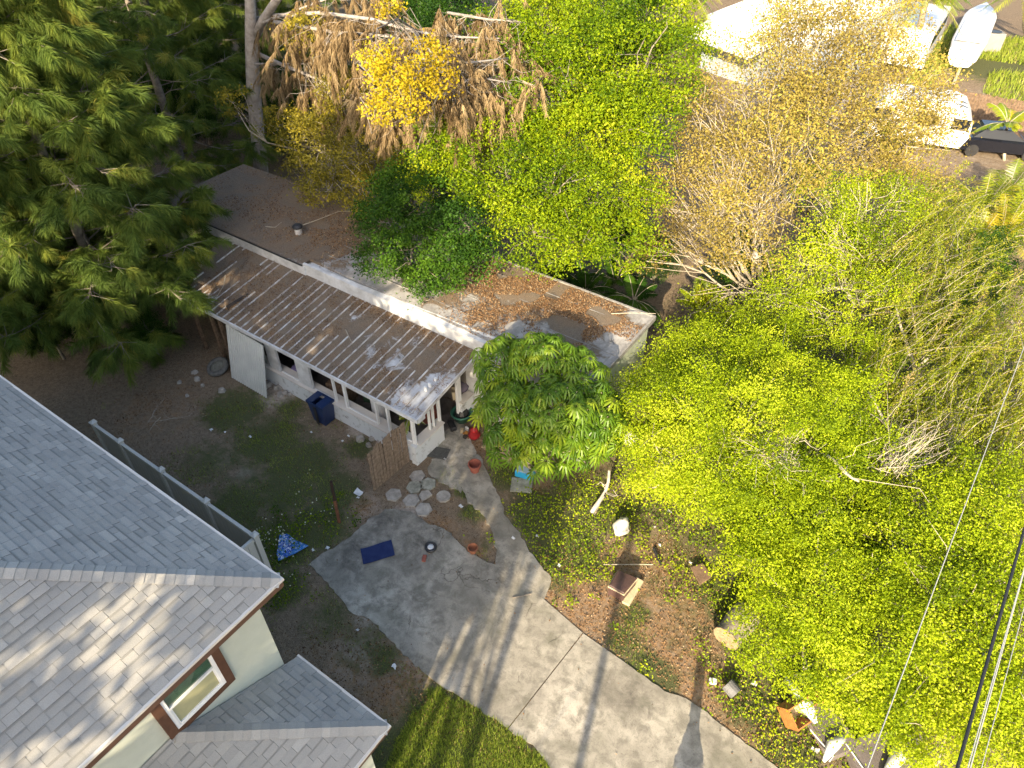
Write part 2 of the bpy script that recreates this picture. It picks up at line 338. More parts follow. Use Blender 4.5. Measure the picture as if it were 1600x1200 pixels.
# ================================================================== GROUND
def axis(lo, hi, fl, fh_, step):
    a = np.arange(fl, fh_, step)
    l = fl - np.cumsum(np.geomspace(step, 60, 26)); r = fh_ + np.cumsum(np.geomspace(step, 60, 26))
    return np.unique(np.concatenate([l[::-1], a, r]))
gx = axis(-400, 400, -30, 9, .16); gy = np.unique(np.concatenate([axis(-400, 400, 1, 30, .16), np.arange(30, 75, .5)]))
GX, GY = np.meshgrid(gx, gy, indexing='ij')
def vnoise(X, Y, s, seed):
    r = np.random.default_rng(seed); T = r.random((128, 128)); x = X * s; y = Y * s
    xi = np.floor(x).astype(int); yi = np.floor(y).astype(int); fx = x - xi; fy = y - yi
    fx = fx * fx * (3 - 2 * fx); fy = fy * fy * (3 - 2 * fy)
    t = lambda i, j: T[i % 128, j % 128]
    return (t(xi, yi) * (1 - fx) + t(xi + 1, yi) * fx) * (1 - fy) + (t(xi, yi + 1) * (1 - fx) + t(xi + 1, yi + 1) * fx) * fy
def field(X, Y, blobs):
    o = np.zeros_like(X)
    for (px, py, r, w_) in blobs:
        c_ = at(px, py); d2 = ((X - c_[0]) ** 2 + (Y - c_[1]) ** 2) / (r * r); o = np.maximum(o, w_ * np.exp(-d2 * .9))
    return o
B_grass = [(365, 640, 1.1, 1), (420, 690, 1.3, .95), (470, 730, 1.3, 1), (520, 770, 1.0, .9), (450, 760, 1.2, .9), (380, 790, 1.6, .75), (330, 720, 1.4, .6), (440, 850, 1.1, 1), (500, 820, 1.0, 1), (440, 920, .7, .9),
           (455, 640, .7, .8), (560, 700, .5, .9), (570, 1010, .8, .6), (520, 960, .9, .6), (600, 1030, .5, .8), (680, 1120, .9, 1), (720, 1165, 1.3, 1.1), (640, 1180, 1, 1.1), (760, 1190, 1, 1), (830, 1200, .7, .8),
           (740, 800, .45, .9), (725, 765, .35, 1), (700, 745, .3, 1), (760, 850, .3, .6), (800, 740, .7, 1), (840, 800, 1.0, 1), (880, 840, 1.1, 1), (920, 880, .8, .8), (860, 880, .9, .9), (900, 780, 1, .9), (960, 800, 1, .8),
           (990, 960, .45, .9), (975, 1000, .5, .9), (1010, 1050, .6, 1), (1040, 1065, .4, .9), (1130, 930, .9, 1), (1160, 1010, .7, .8), (1180, 1100, .8, .9), (1140, 960, .7, .8), (1230, 1180, .9, .9), (1150, 1060, .4, .8),
           (1540, 100, 4, 1), (1570, 120, 3, .6), (1100, 700, 5, .7), (1300, 900, 5, .8), (1400, 600, 8, .8), (900, 600, 2, .6)]
B_sand = [(560, 1030, .8, .8), (640, 1060, .6, .9), (580, 960, .5, .9), (430, 620, .7, .9), (560, 670, .4, .9), (345, 720, .5, .5), (380, 740, .5, .5), (300, 640, .5, .4), (650, 1040, .5, .8), (1060, 960, .7, .6), (1000, 930, .9, .6), (560, 790, .7, .7), (640, 800, .6, .8), (520, 830, .4, .6), (1560, 160, 3, .5), (1450, 200, 6, .6), (1300, 150, 8, .7)]
B_mulch = [(900, 940, 1.0, 1), (950, 900, 1.1, 1), (1040, 900, 1.2, 1), (1060, 1000, 1.2, 1), (1100, 960, .9, 1), (1110, 1080, 1.0, 1), (1150, 1140, .9, .9), (880, 900, .8, .8), (980, 970, .9, .9), (680, 830, .6, .9), (740, 860, .5, .8), (760, 690, .6, .8), (730, 720, .4, .8), (840, 760, .6, .5), (560, 790, .6, .7), (620, 1080, 1.2, .7), (560, 1040, 1.4, .55), (1200, 1150, 1, .7), (780, 1160, .6, .9), (720, 1120, .6, .8), (560, 900, .6, .5), (250, 640, 2, .5)]
m_gr, m_sa, m_mu = (field(GX, GY, B_) for B_ in (B_grass, B_sand, B_mulch))
GZ = -.018 + .03 * (vnoise(GX, GY, .7, 1) - .5) + .02 * (vnoise(GX, GY, 2.3, 2) - .5) + .012 * (vnoise(GX, GY, 5.9, 3) - .5)
ni, nj = GX.shape
me = bpy.data.meshes.new('ground'); V = np.stack([GX, GY, GZ], -1).reshape(-1, 3)
I = (np.arange(ni - 1)[:, None] * nj + np.arange(nj - 1)[None]).ravel()
me.from_pydata(V.tolist(), [], np.stack([I, I + nj, I + nj + 1, I + 1], 1).tolist())
for nme, a in (('grass', m_gr), ('sand', m_sa), ('mulch', m_mu)):
    q = me.attributes.new(nme, 'FLOAT', 'POINT'); q.data.foreach_set('value', a.ravel().astype(np.float32))
me.materials.append(Mground); me.polygons.foreach_set('use_smooth', [True] * len(me.polygons))
go = bpy.data.objects.new('ground', me); C.objects.link(go); tag(go, kind='structure')

# ------------------------------------------------------------------ driveway and path
def rough_poly(px_pts, amp, step, seed):
    r = np.random.default_rng(seed); P = [np.array(at(*q)[:2]) for q in px_pts]; out = []
    for i in range(len(P)):
        a, b_ = P[i], P[(i + 1) % len(P)]; L = np.linalg.norm(b_ - a); k = max(1, int(L / step))
        st = tuple(px_pts[i]) in ((910, 989), (794.3, 1139.3), (850, 937), (911.3, 990.3), (793, 1138))
        for j in range(k): out.append(tuple(a + (b_ - a) * j / k + r.normal(size=2) * amp * (.05 if st else 1)))
    return out
def inpoly(X, Y, poly):
    r = np.zeros(X.shape, bool); n = len(poly)
    for i in range(n):
        (x0, y0), (x1, y1) = poly[i], poly[(i + 1) % n]
        c_ = ((y0 > Y) != (y1 > Y)) & (X < (x1 - x0) * (Y - y0) / (y1 - y0 + 1e-12) + x0); r ^= c_
    return r
dA = rough_poly([(482, 880), (520, 858), (548, 838), (575, 812), (610, 795), (640, 800), (665, 815), (700, 830), (735, 865), (776, 884), (850, 937), (910, 989), (793, 1138), (772, 1124), (722, 1092), (685, 1068), (655, 1045), (610, 1000), (575, 965), (550, 958), (515, 917)], .022, .12, 3)
dA2 = rough_poly([(911.3, 990.3), (997, 1050), (1050, 1085), (1082, 1097), (1137, 1140), (1207, 1195), (1400, 1345), (1000, 1345), (862, 1203), (840, 1171), (794.3, 1139.3)], .02, .15, 4)
MB().prism(dA, -.12, .018).build('driveway', Mconc, kind='structure')
MB().prism(dA2, -.12, .016).build('driveway', Mconc, kind='structure')
pth = rough_poly([(672, 655), (700, 632), (722, 655), (742, 700), (765, 745), (782, 778), (790, 806), (808, 828), (832, 868), (862, 903), (852, 930), (848, 940), (776, 892), (774, 846), (757, 808), (733, 785), (712, 745), (690, 712), (684, 690)], .025, .12, 5)
MB().prism(pth, -.1, .014).build('path', Mconc, kind='structure')
pA = rough_poly([(672, 722), (705, 705), (740, 735), (720, 770), (668, 742)], .03, .12, 6)
MB().prism(pA, -.1, .012).build('path', Mconc, kind='structure')

# ================================================================== NEIGHBOUR'S HOUSE (bottom left)
def clip(poly, a, b_):
    out = []
    for i in range(len(poly)):
        p_, q = poly[i], poly[(i + 1) % len(poly)]
        s1 = (b_[0] - a[0]) * (p_[1] - a[1]) - (b_[1] - a[1]) * (p_[0] - a[0]); s2 = (b_[0] - a[0]) * (q[1] - a[1]) - (b_[1] - a[1]) * (q[0] - a[0])
        if s1 >= 0: out.append(p_)
        if (s1 >= 0) != (s2 >= 0):
            t = s1 / (s1 - s2); out.append((p_[0] + t * (q[0] - p_[0]), p_[1] + t * (q[1] - p_[1])))
    return out
def shingles(mb, O, U, W, poly, seed, row=.15):
    """courses of laminated shingle tabs on the plane O + u*U + v*W, clipped to the convex polygon"""
    r = np.random.default_rng(seed); O, U, W = (np.array(q, float) for q in (O, U, W)); Nn = np.cross(U, W); Nn /= np.linalg.norm(Nn)
    if Nn[2] < 0: Nn = -Nn
    us = [q[0] for q in poly]; vs_ = [q[1] for q in poly]; v = min(vs_); k = 0
    while v < max(vs_):
        u = min(us) - r.random() * .3
        while u < max(us):
            w_ = r.choice([.16, .20, .25, .30, .36]); thick = .013 if r.random() < .5 else .006
            q = [(u, v), (u + w_ - .004, v), (u + w_ - .004, v + row + .012), (u, v + row + .012)]
            q0_ = list(q)
            for i in range(len(poly)): 
                if len(q) > 2: q = clip(q, poly[i], poly[(i + 1) % len(poly)])
            if len(q) > 2:
                top = [O + a_ * U + b_ * W + Nn * (thick + .006 - .08 * (b_ - v) * (thick + .004) / .012) for a_, b_ in q]
                low = [O + a_ * U + b_ * W - Nn * .02 for a_, b_ in q]; n = len(q)
                t = float(np.clip(r.normal(.55, .11) + (.07 if thick > .01 else -.05), .36, 1))
                mb.add(top + low, [tuple(range(n))], t); kb = mb.n - 2 * n; ed = [(kb + i, kb + n + i, kb + n + (i + 1) % n, kb + (i + 1) % n) for i in range(n)]; mb.f += ed; mb.t += [0.0] * n; mb.m += [mb.cm] * n  # tab edges coloured dark as the shadow lines between tabs
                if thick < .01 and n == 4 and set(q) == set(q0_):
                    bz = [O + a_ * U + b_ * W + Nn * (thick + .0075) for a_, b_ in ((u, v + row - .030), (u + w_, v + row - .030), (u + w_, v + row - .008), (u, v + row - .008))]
                    mb.add(bz, [(0, 1, 2, 3)], .22)  # painted shadow line below the next course, as printed on real shingles
            u += w_
        v += row; k += 1
def ridge_caps(mb, a, b_, seed, wd=.15, step=.145):
    r = np.random.default_rng(seed); a, b_ = np.array(a, float), np.array(b_, float); L = np.linalg.norm(b_ - a); d = (b_ - a) / L
    s = np.cross(d, (0, 0, 1)); s /= np.linalg.norm(s); up = np.cross(s, d)
    t = 0
    while t < L:
        ti = float(np.clip(r.normal(.66, .14), 0, 1)); p0 = a + d * t; p1 = a + d * min(t + step * 1.5, L)
        q = [p0 - s * wd - up * (wd * .30 - .024), p0 + up * .035, p0 + s * wd - up * (wd * .30 - .024), p1 + s * wd - up * (wd * .30 - .005), p1 + up * .018, p1 - s * wd - up * (wd * .30 - .005)]
        mb.add(q, [(0, 1, 4, 5), (1, 2, 3, 4)], ti); mb.add([q[0], q[1], q[2], q[2] - up * .03, q[1] - up * .03, q[0] - up * .03], [(0, 5, 4, 1), (1, 4, 3, 2)], ti * .5)
        t += step
P_ = .5
nh = empty('house', (-14, -2, 0), 'tall cream stucco house with grey shingle hip roofs filling the lower left corner', 'house')
ex, ey, ez = -7.03, 3.34, 5.6; yb, xl = -8.66, -23.03; hw = 6.0
rf = MB(); sL = math.sqrt(1 + P_ * P_)
Wn = np.array((0, -1, P_)) / sL; We = np.array((-1, 0, P_)) / sL
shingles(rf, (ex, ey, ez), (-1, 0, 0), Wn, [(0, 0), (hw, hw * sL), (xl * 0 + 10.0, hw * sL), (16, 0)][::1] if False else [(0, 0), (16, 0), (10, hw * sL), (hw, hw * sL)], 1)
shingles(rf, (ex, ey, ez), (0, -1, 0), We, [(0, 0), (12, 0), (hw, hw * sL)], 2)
ridge_caps(rf, (ex, ey, ez), (ex - hw, ey - hw, ez + hw * P_), 3)
ridge_caps(rf, (ex - hw, ey - hw, ez + hw * P_), (ex - 10, ey - hw, ez + hw * P_), 4)
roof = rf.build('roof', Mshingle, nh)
dk = MB(); rz_ = ez + hw * P_
dk.add([(ex, ey, ez - .03), (ex - 16, ey, ez - .03), (ex - 16, yb, ez - .03), (ex, yb, ez - .03), (ex - hw, ey - hw, rz_ - .03), (ex - 10, ey - hw, rz_ - .03)], [(0, 4, 5, 1), (0, 3, 4), (3, 2, 5, 4), (2, 1, 5)])
dk.add([(ex, ey, ez - .2), (ex - 16, ey, ez - .2), (ex - 16, yb, ez - .2), (ex, yb, ez - .2)], [(0, 1, 2, 3)])
dk.build('roof_deck', Mshingle, roof)
fa = MB()
for (x0, x1, y0, y1) in ((ex, ex + .025, yb, ey + .025), (ex - 16, ex, ey, ey + .025)): fa.box(x0, x1, y0, y1, ez - .2, ez - .045)
fa.build('fascia', Mfascia, roof)
dr = MB(); dr.box(ex + .002, ex + .05, yb, ey + .05, ez - .042, ez + .012); dr.box(ex - 16, ex, ey + .002, ey + .05, ez - .042, ez + .012); dr.build('drip_edge', Mvinyl, roof)
wl = MB(); wx, wy = -7.33, 2.97
wl.box(xl + .4, wx, yb + .4, wy, 0, ez - .2); wl.build('wall', Mstucco, nh)
tr = MB()
for (y0, y1, z0, z1) in ((1.94, 2.09, 3.90, 5.35), (.82, .98, 3.90, 5.35), (.98, 1.94, 3.90, 4.03), (.98, 1.94, 5.17, 5.35)): tr.box(wx + .002, wx + .055, y0, y1, z0, z1)
win = tr.build('window', Mtrim, nh)
fr = MB()
for (y0, y1, z0, z1) in ((1.88, 1.94, 4.03, 5.17), (.98, 1.04, 4.03, 5.17), (1.04, 1.88, 4.03, 4.09), (1.04, 1.88, 5.11, 5.17), (1.04, 1.88, 4.61, 4.66)): fr.box(wx + .002, wx + .045, y0, y1, z0, z1)
for (y0, y1, z0, z1) in ((1.85, 1.88, 4.09, 4.61), (1.04, 1.07, 4.09, 4.61), (1.07, 1.85, 4.09, 4.12)): fr.box(wx + .002, wx + .035, y0, y1, z0, z1)
fr.build('frame', Mpvc, win)
MB().box(wx + .004, wx + .016, 1.05, 1.87, 4.67, 5.10).build('pane', Mglass, win)
MB().box(wx + .004, wx + .013, 1.05, 1.87, 4.10, 4.60).build('pane', Mcurt, win)
# lower roof over the front room
lx, ly, lz = -4.98, 3.25, 2.8; lo = MB(); hk = 2.33
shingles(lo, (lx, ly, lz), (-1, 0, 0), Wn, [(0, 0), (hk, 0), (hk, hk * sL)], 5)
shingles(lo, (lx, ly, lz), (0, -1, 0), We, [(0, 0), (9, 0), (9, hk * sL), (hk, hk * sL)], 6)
ridge_caps(lo, (lx, ly, lz), (lx - hk, ly - hk, lz + hk * P_), 7, .14)
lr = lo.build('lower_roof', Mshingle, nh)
dk = MB(); dk.add([(lx, ly, lz - .03), (wx, ly, lz - .03), (lx - hk, ly - hk, lz + hk * P_ - .03), (wx, ly - 9, lz + hk * P_ - .03), (lx, ly - 9, lz - .03)], [(0, 2, 1), (0, 4, 3, 2)])
dk.add([(lx, ly, lz - .18), (wx, ly, lz - .18), (wx, ly - 9, lz - .18), (lx, ly - 9, lz - .18)], [(0, 1, 2, 3)]); dk.build('roof_deck', Mshingle, lr)
fa = MB(); fa.box(lx, lx + .025, ly - 9, ly + .025, lz - .18, lz - .045); fa.box(wx, lx, ly, ly + .025, lz - .18, lz - .045); fa.build('fascia', Mfascia, lr)
dr = MB(); dr.box(lx + .002, lx + .05, ly - 9, ly + .05, lz - .042, lz + .012); dr.box(wx, lx, ly + .002, ly + .05, lz - .042, lz + .012); dr.build('drip_edge', Mvinyl, lr)
MB().box(wx + .002, lx - .3, ly - 9, ly - .3, 0, lz - .18).build('lower_wall', Mstucco, nh)

# vinyl fence behind it
fe = empty('fence', (-11, 5.04, 0), 'white post and tan panel vinyl fence running behind the grey shingle roof', 'fence')
px_ = [-11.0 - 1.83 * k for k in range(4)] + [-17.75]
for x in px_:
    m_ = MB(); m_.bevbox((x, 5.04, 0), (.13, .13, 1.86), b=.006); m_.add([(x - .085, 4.955, 1.86), (x + .085, 4.955, 1.86), (x + .085, 5.125, 1.86), (x - .085, 5.125, 1.86), (x - .085, 4.955, 1.885), (x + .085, 4.955, 1.885), (x + .085, 5.125, 1.885), (x - .085, 5.125, 1.885), (x, 5.04, 1.94)], [(3, 2, 1, 0), (0, 1, 5, 4), (1, 2, 6, 5), (2, 3, 7, 6), (3, 0, 4, 7), (4, 5, 8), (5, 6, 8), (6, 7, 8), (7, 4, 8)])
    m_.build('post', Mvinyl, fe)
for a_, b_ in zip(px_[:-1], px_[1:]):
    for z0, z1 in ((1.70, 1.79), (.1, .2)): MB().box(b_ + .066, a_ - .066, 5.0, 5.08, z0, z1).build('rail', Mvinyl, fe)
    m_ = MB()
    for k in range(10):
        pw = (a_ - b_ - .14) / 10; x0 = b_ + .07 + k * pw; m_.box(x0, x0 + pw - .006, 5.025, 5.055, .2, 1.70)
    m_.build('panel', Mvinylp, fe)
m_ = MB(); m_.box(-11.04, -10.96, 3.02, 4.97, 1.70, 1.79)
for k in range(11): m_.box(-11.015, -10.985, 3.03 + k * .175, 3.03 + k * .175 + .165, .1, 1.7)
m_.build('gate', Mvinyl, fe)

# ================================================================== OLD HOUSE
oh = empty('house', (-15, 14, 0), 'run-down single storey house with leaf covered roofs and a broken glass porch', 'house')
YF, YB, XR, XL, XK = 12.95, 16.85, -6.35, -25.0, -17.35
m_ = MB(); m_.box(XK, XR - .12, YF + .05, YB - .25, 0, 3.0); m_.box(XL + .3, XK, YF + .3, YB - .3, 0, 2.7); m_.build('wall', Mwhite, oh)
# grooves of the white sheet cladding beside the porch
m_ = MB()
for k in range(12): m_.box(-10.0 + k * .3, -9.985 + k * .3, YF + .035, YF + .05, .05, 2.95)
m_.build('cladding', Mwhite, oh)
def sheet(mb, c00, c10, c11, c01, nu, nv, th, amp, seed, tint=.5):
    """gently sagging thick roof sheet over four corners"""
    r = np.random.default_rng(seed); c00, c10, c11, c01 = (np.array(q, float) for q in (c00, c10, c11, c01)); v = []
    for s_ in (0, 1):
        for i in range(nu + 1):
            for j in range(nv + 1):
                a_, b_ = i / nu, j / nv; p_ = (c00 * (1 - a_) + c10 * a_) * (1 - b_) + (c01 * (1 - a_) + c11 * a_) * b_
                e_ = min(a_, 1 - a_, b_, 1 - b_) > 0
                p_ = p_ + np.array((0, 0, amp * (math.sin(p_[0] * 1.7 + seed) * math.sin(p_[1] * 1.3) if e_ else .3 * math.sin(p_[0] * 2.1)) - s_ * th)); v.append(p_)
    n1 = (nu + 1) * (nv + 1); ix = lambda i, j: i * (nv + 1) + j; f = []
    for i in range(nu):
        for j in range(nv):
            q = (ix(i, j), ix(i + 1, j), ix(i + 1, j + 1), ix(i, j + 1)); f.append(q); f.append(tuple(k + n1 for k in q[::-1]))
    for i in range(nu): f.append((ix(i, 0), ix(i, 0) + n1, ix(i + 1, 0) + n1, ix(i + 1, 0))); f.append((ix(i + 1, nv), ix(i + 1, nv) + n1, ix(i, nv) + n1, ix(i, nv)))
    for j in range(nv): f.append((ix(0, j + 1), ix(0, j + 1) + n1, ix(0, j) + n1, ix(0, j))); f.append((ix(nu, j), ix(nu, j) + n1, ix(nu, j + 1) + n1, ix(nu, j + 1)))
    return mb.add(v, f, tint)
m_ = MB(); sheet(m_, (XK - .1, YF + .3, 3.1), (XR, YF, 3.12), (XR, YB, 3.12), (XK - .1, YB, 3.12), 24, 8, .11, .022, 1)
mr = m_.build('main_roof', Mroof, oh, smooth=False)
m_ = MB(); sheet(m_, (XL - .3, YF - .05, 3.04), (XK - .1, YF - .05, 3.04), (XK - .1, YB - .02, 3.18), (XL, YB - .1, 3.18), 16, 8, .1, .03, 2)
m_.build('rear_roof', Mroof, oh)
# seams and lap lines of the membrane
m_ = MB()
for k in range(1, 5): m_.box(XK + .3, XR - .1, YF + k * .78, YF + k * .78 + .02, 3.10, 3.128)
m_.box(XR - .06, XR + .02, YF, YB, 3.0, 3.16); m_.box(XK, XR, YB - .04, YB + .03, 3.02, 3.15)
m_.build('edge_trim', plain('grey_trim', (.30, .29, .27), .7, (.20, .19, .18)), mr)
m_ = MB(); m_.tube([(XL - .3, YF - .09, 3.02), (XK - .1, YF - .08, 3.02)], .03, n=6); m_.build('gutter', Mblack, oh)
m_ = MB(); m_.box(XL - .3, XK, YF - .07, YF - .03, 2.60, 2.97); m_.box(XK - .1, -9.3, YF - .03, YF + .02, 2.56, 3.07); m_.add([(XK - .1, YF - .03, 3.07), (-9.3, YF - .03, 3.07), (-9.3, YF + .35, 3.13), (XK - .1, YF + .06, 3.08)], [(0, 1, 2, 3)])
m_.build('fascia', Mwhite, oh)
# right end wall: pale green panels
m_ = MB(); m_.box(XR - .115, XR - .06, YF + .1, YB - .3, .1, 2.98); m_.build('end_wall', plain('pale_green_wall', (.46, .50, .40), .7, (.30, .34, .26), 5, bstr=.3), oh)
# porch roof: ribbed sheet with litter
pr = MB(); PX0, PX1 = -20.3, -10.08; sheet(pr, (PX0, 10.02, 2.20), (PX1, 10.02, 2.20), (PX1, 12.92, 2.66), (PX0 - 1.6, 12.92, 2.66), 26, 8, .05, .018, 3)
prf = pr.build('porch_roof', Mporch, oh)
rb = MB(); r_ = np.random.default_rng(5); x = PX1 + .02; k = 0
while x > PX0 - 1:
    # each standing rib runs down the slope; litter buries stretches of the older ones
    y = max(10.03, 10.03 + (PX0 - x) * 1.8); seg = y
    while seg < 12.85:
        L_ = r_.uniform(.35, 1.5); e_ = min(seg + L_, 12.9); bury = .45 if x < -16.5 else .2
        if r_.random() > bury or seg < 10.1:
            z0, z1 = 2.2 + (seg - 10.02) * .1586, 2.2 + (e_ - 10.02) * .1586
            rb.add([(x - .016, seg, z0), (x + .016, seg, z0), (x + .016, e_, z1), (x - .016, e_, z1), (x - .012, seg, z0 + .045), (x + .012, seg, z0 + .045), (x + .012, e_, z1 + .045), (x - .012, e_, z1 + .045)], [(4, 5, 6, 7), (0, 1, 5, 4), (1, 2, 6, 5), (2, 3, 7, 6), (3, 0, 4, 7)])
        seg = e_
    x -= .305; k += 1
rb.build('rib', Mrib, prf)
m_ = MB(); m_.box(PX0, PX1 + .03, 9.97, 10.018, 2.10, 2.235); m_.box(PX1 + .003, PX1 + .05, 10.02, 10.3, 2.08, 2.25)
m_.slab([(PX1 + .03, 10.0, 2.25), (PX1 + .03, 12.9, 2.71), (PX1 + .03, 12.9, 2.58), (PX1 + .03, 10.0, 2.12)][::-1], .03)
m_.build('eave_trim', Mwhite, prf)
# knee wall
kw = MB(); rr = np.random.default_rng(9)
kw.box(-18.5, -10.55, 10.22, 10.42, -.05, .72); kw.box(-10.62, -10.42, 10.15, 11.45, -.05, .75); kw.box(-10.62, -10.42, 12.35, 12.95, -.05, .8)
kw.build('knee_wall', Mwhited, oh)
m_ = MB(); m_.box(-18.5, -10.62, 10.14, 10.55, .725, .765); m_.box(-10.68, -10.36, 10.3, 11.45, .755, .79); m_.box(-10.66, -10.38, 12.35, 12.95, .805, .84); m_.build('sill', Mvinyl, oh)
MB().box(-18.5, -10.62, 10.45, 12.9, .0, .06).build('porch_floor', plain('dusty_floor', (.16, .14, .12), .9, (.08, .07, .06), 3), oh)
for (x, w_, mt) in ((-18.45, .1, Mwhite), (-16.75, .5, Mwhite), (-15.35, .6, Mwhite), (-13.75, .05, Mpvc), (-13.3, .08, Mpvc), (-12.0, .05, Mpvc), (-11.55, .08, Mpvc), (-10.6, .1, Mpvc)):
    MB().box(x, x + w_, 10.25, 10.33, .766, 2.14).build('post', mt, oh)
for (y, w_) in ((10.95, .04), (11.12, .05), (11.38, .08), (12.28, .12), (12.42, .05)):
    MB().box(-10.58, -10.50, y, y + w_, .76 if y < 12 else .02, 2.5).build('post', Mpvc, oh)
m_ = MB(); m_.box(-18.3, -16.9, 10.27, 10.29, .77, 2.12); m_.build('window_panel', plain('screen_panel', (.30, .32, .28), .6, (.24, .26, .23)), oh)
for (x0, x1) in ((-16.2, -15.4), (-14.7, -13.8), (-13.2, -12.05), (-11.4, -10.65)):
    MB().box(x0, x1, 10.27, 10.31, 2.0, 2.12).build('window_rail', Mpvc, oh); MB().box(x0, x1, 10.27, 10.31, .766, .80).build('window_rail', Mpvc, oh)
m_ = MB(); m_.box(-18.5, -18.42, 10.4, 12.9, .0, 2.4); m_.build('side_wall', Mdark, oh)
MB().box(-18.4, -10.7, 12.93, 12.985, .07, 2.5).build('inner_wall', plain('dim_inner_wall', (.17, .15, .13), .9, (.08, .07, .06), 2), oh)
# carport shadowed opening at the left end: posts under the eave
for (x, y) in ((-20.2, 10.15), (-19.2, 10.15), (-18.75, 10.15)): MB().box(x - .05, x + .05, y - .05, y + .05, 0, 2.15).build('carport_post', Mwood, oh)
# roof vent
v_ = empty('roof_vent', at(467, 365, 3.15), 'small metal pipe vent with dark cap standing on the brown littered roof', 'vent')
MB().lathe(at(467, 365, 3.1), [(.13, 0), (.13, .22), (.0, .22)], 14).build('pipe', Mrib, v_, smooth=False)
MB().lathe(at(467, 365, 3.1), [(.0, .25), (.19, .25), (.19, .30), (.12, .36), (0, .37)][::1], 14).build('cap', Mblack, v_)

# ================================================================== THINGS IN THE YARD
def one(name, mb, mat, loc, label, cat, group=None, smooth=False):
    o = mb.build(name, mat, None, loc, smooth); return tag(o, label, cat, group)
# ribbed white panel leaning on the porch
q = [(-18.21, 9.62, .02), (-16.43, 9.6, .02), (-16.41, 10.0, 1.95), (-18.3, 10.08, 1.95)]
m_ = MB(); m_.slab(q, .02); q = [np.array(a) for a in q]; nn = np.cross(q[1] - q[0], q[3] - q[0]); nn /= np.linalg.norm(nn)
for k in range(17):
    t = .02 + k * .06; a = q[0] * (1 - t) + q[1] * t; b_ = q[3] * (1 - t) + q[2] * t
    m_.slab([a + nn * .022, a + (q[1] - q[0]) * .022 + nn * .022, b_ + (q[2] - q[3]) * .022 + nn * .022, b_ + nn * .022], .02)
one('panel', m_, plain('cream_ribbed_plastic', (.60, .61, .57), .5, (.52, .53, .50), 2, bstr=0), (-17.3, 9.6, 0), 'large white ribbed panel leaning against the left end of the glass porch', 'panel')
# round hoop / tyre beside it
cx, cy, _ = at(341, 575, .1); M = Matrix.Rotation(.35, 3, 'X'); hl = empty('tyre', (cx, cy, 0), 'grey tyre lying by the white ribbed panel under the pine', 'tyre')
MB().lathe((cx, cy, .16), [(.25, -.08), (.36, -.08), (.40, 0), (.36, .08), (.25, .08), (.24, 0), (.25, -.08)], 22, M=M).build('tread', plain('dusty_rubber', (.16, .155, .14), .9, (.08, .08, .075), 8), hl, smooth=True)
MB().lathe((cx, cy, .16), [(0, -.03), (.15, -.02), (.245, -.05), (.245, .03), (.16, .0), (0, .01)], 22, M=M).build('rim', plain('dusty_rim', (.20, .20, .17), .8, (.12, .12, .10), 9), hl, smooth=True)
# blue bin by the porch wall
cx, cy, _ = at(507, 655, 0); bn = empty('bin', (cx, cy, 0), 'dark blue plastic bin standing against the low porch wall', 'bin')
m_ = MB(); m_.add([(cx - .26, cy - .2, 0), (cx + .26, cy - .2, 0), (cx + .26, cy + .2, 0), (cx - .26, cy + .2, 0), (cx - .34, cy - .24, .82), (cx + .34, cy - .24, .82), (cx + .34, cy + .24, .82), (cx - .34, cy + .24, .82)], [(3, 2, 1, 0), (0, 1, 5, 4), (1, 2, 6, 5), (2, 3, 7, 6), (3, 0, 4, 7)])
m_.box(cx - .36, cx + .36, cy - .265, cy - .235, .76, .85); m_.box(cx - .36, cx + .36, cy + .235, cy + .265, .76, .85); m_.box(cx - .36, cx - .325, cy - .235, cy + .235, .76, .85); m_.box(cx + .325, cx + .36, cy - .235, cy + .235, .76, .85)
m_.build('body', Mplast_b, bn)
MB().slab([(cx - .34, cy - .24, .86), (cx - .09, cy - .24, .90), (cx - .07, cy + .24, .90), (cx - .34, cy + .24, .86)], .03).build('lid', Mplast_b, bn)
MB().slab([(cx + .09, cy - .24, .90), (cx + .34, cy - .24, .86), (cx + .34, cy + .24, .86), (cx + .09, cy + .24, .90)], .03).build('lid', Mplast_b, bn); MB().box(cx - .06, cx + .06, cy - .272, cy - .262, .0, .74).build('front_shade_strip', Mblack, bn)  # black strip painted in for the dark hollow between the two panels
# broken picket gate
Mpick = plain('weathered_pickets', (.29, .215, .15), .85, (.14, .10, .068), 11, bstr=.6, bscale=25)
r_ = np.random.default_rng(21); gt = empty('gate', (-10.75, 9.4, 0), 'weathered brown picket gate standing loose beside the porch corner', 'gate')
for k in range(13):
    t = k / 13; y0 = 8.64 + 1.5 * t; x0 = -10.80 + .09 * t; h = 1.60 + .16 * math.sin(2.6 * t) + r_.uniform(-.05, .05); ln = r_.uniform(-.02, .02)
    m_ = MB(); m_.slab([(x0 + .02, y0 + .005, .03 + r_.uniform(0, .05)), (x0 + .02, y0 + .105, .03), (x0 + .05 + ln, y0 + .105 + ln, h), (x0 + .05 + ln, y0 + .005 + ln, h + r_.uniform(-.02, .02))], .02); m_.build('picket', Mpick, gt)
for z in (.35, 1.3): MB().box(-10.86, -10.80, 8.66, 10.12, z, z + .08).build('rail', Mwood, gt)
# leaning rusty post
a = A(530, 816, 0); b_ = A(517, 752, 1.45)
ps = empty('post', a, 'leaning fence post, dark above and rust brown below, at the corner of the driveway', 'post')
mid = a * .45 + b_ * .55; MB().tube([a - (0, 0, .1), mid], .055, n=4).build('lower_post', Mrust, ps); MB().tube([mid, b_], .05, n=4).build('upper_post', plain('charred_wood', (.03, .02, .015), .9, (.05, .03, .02), 9), ps)
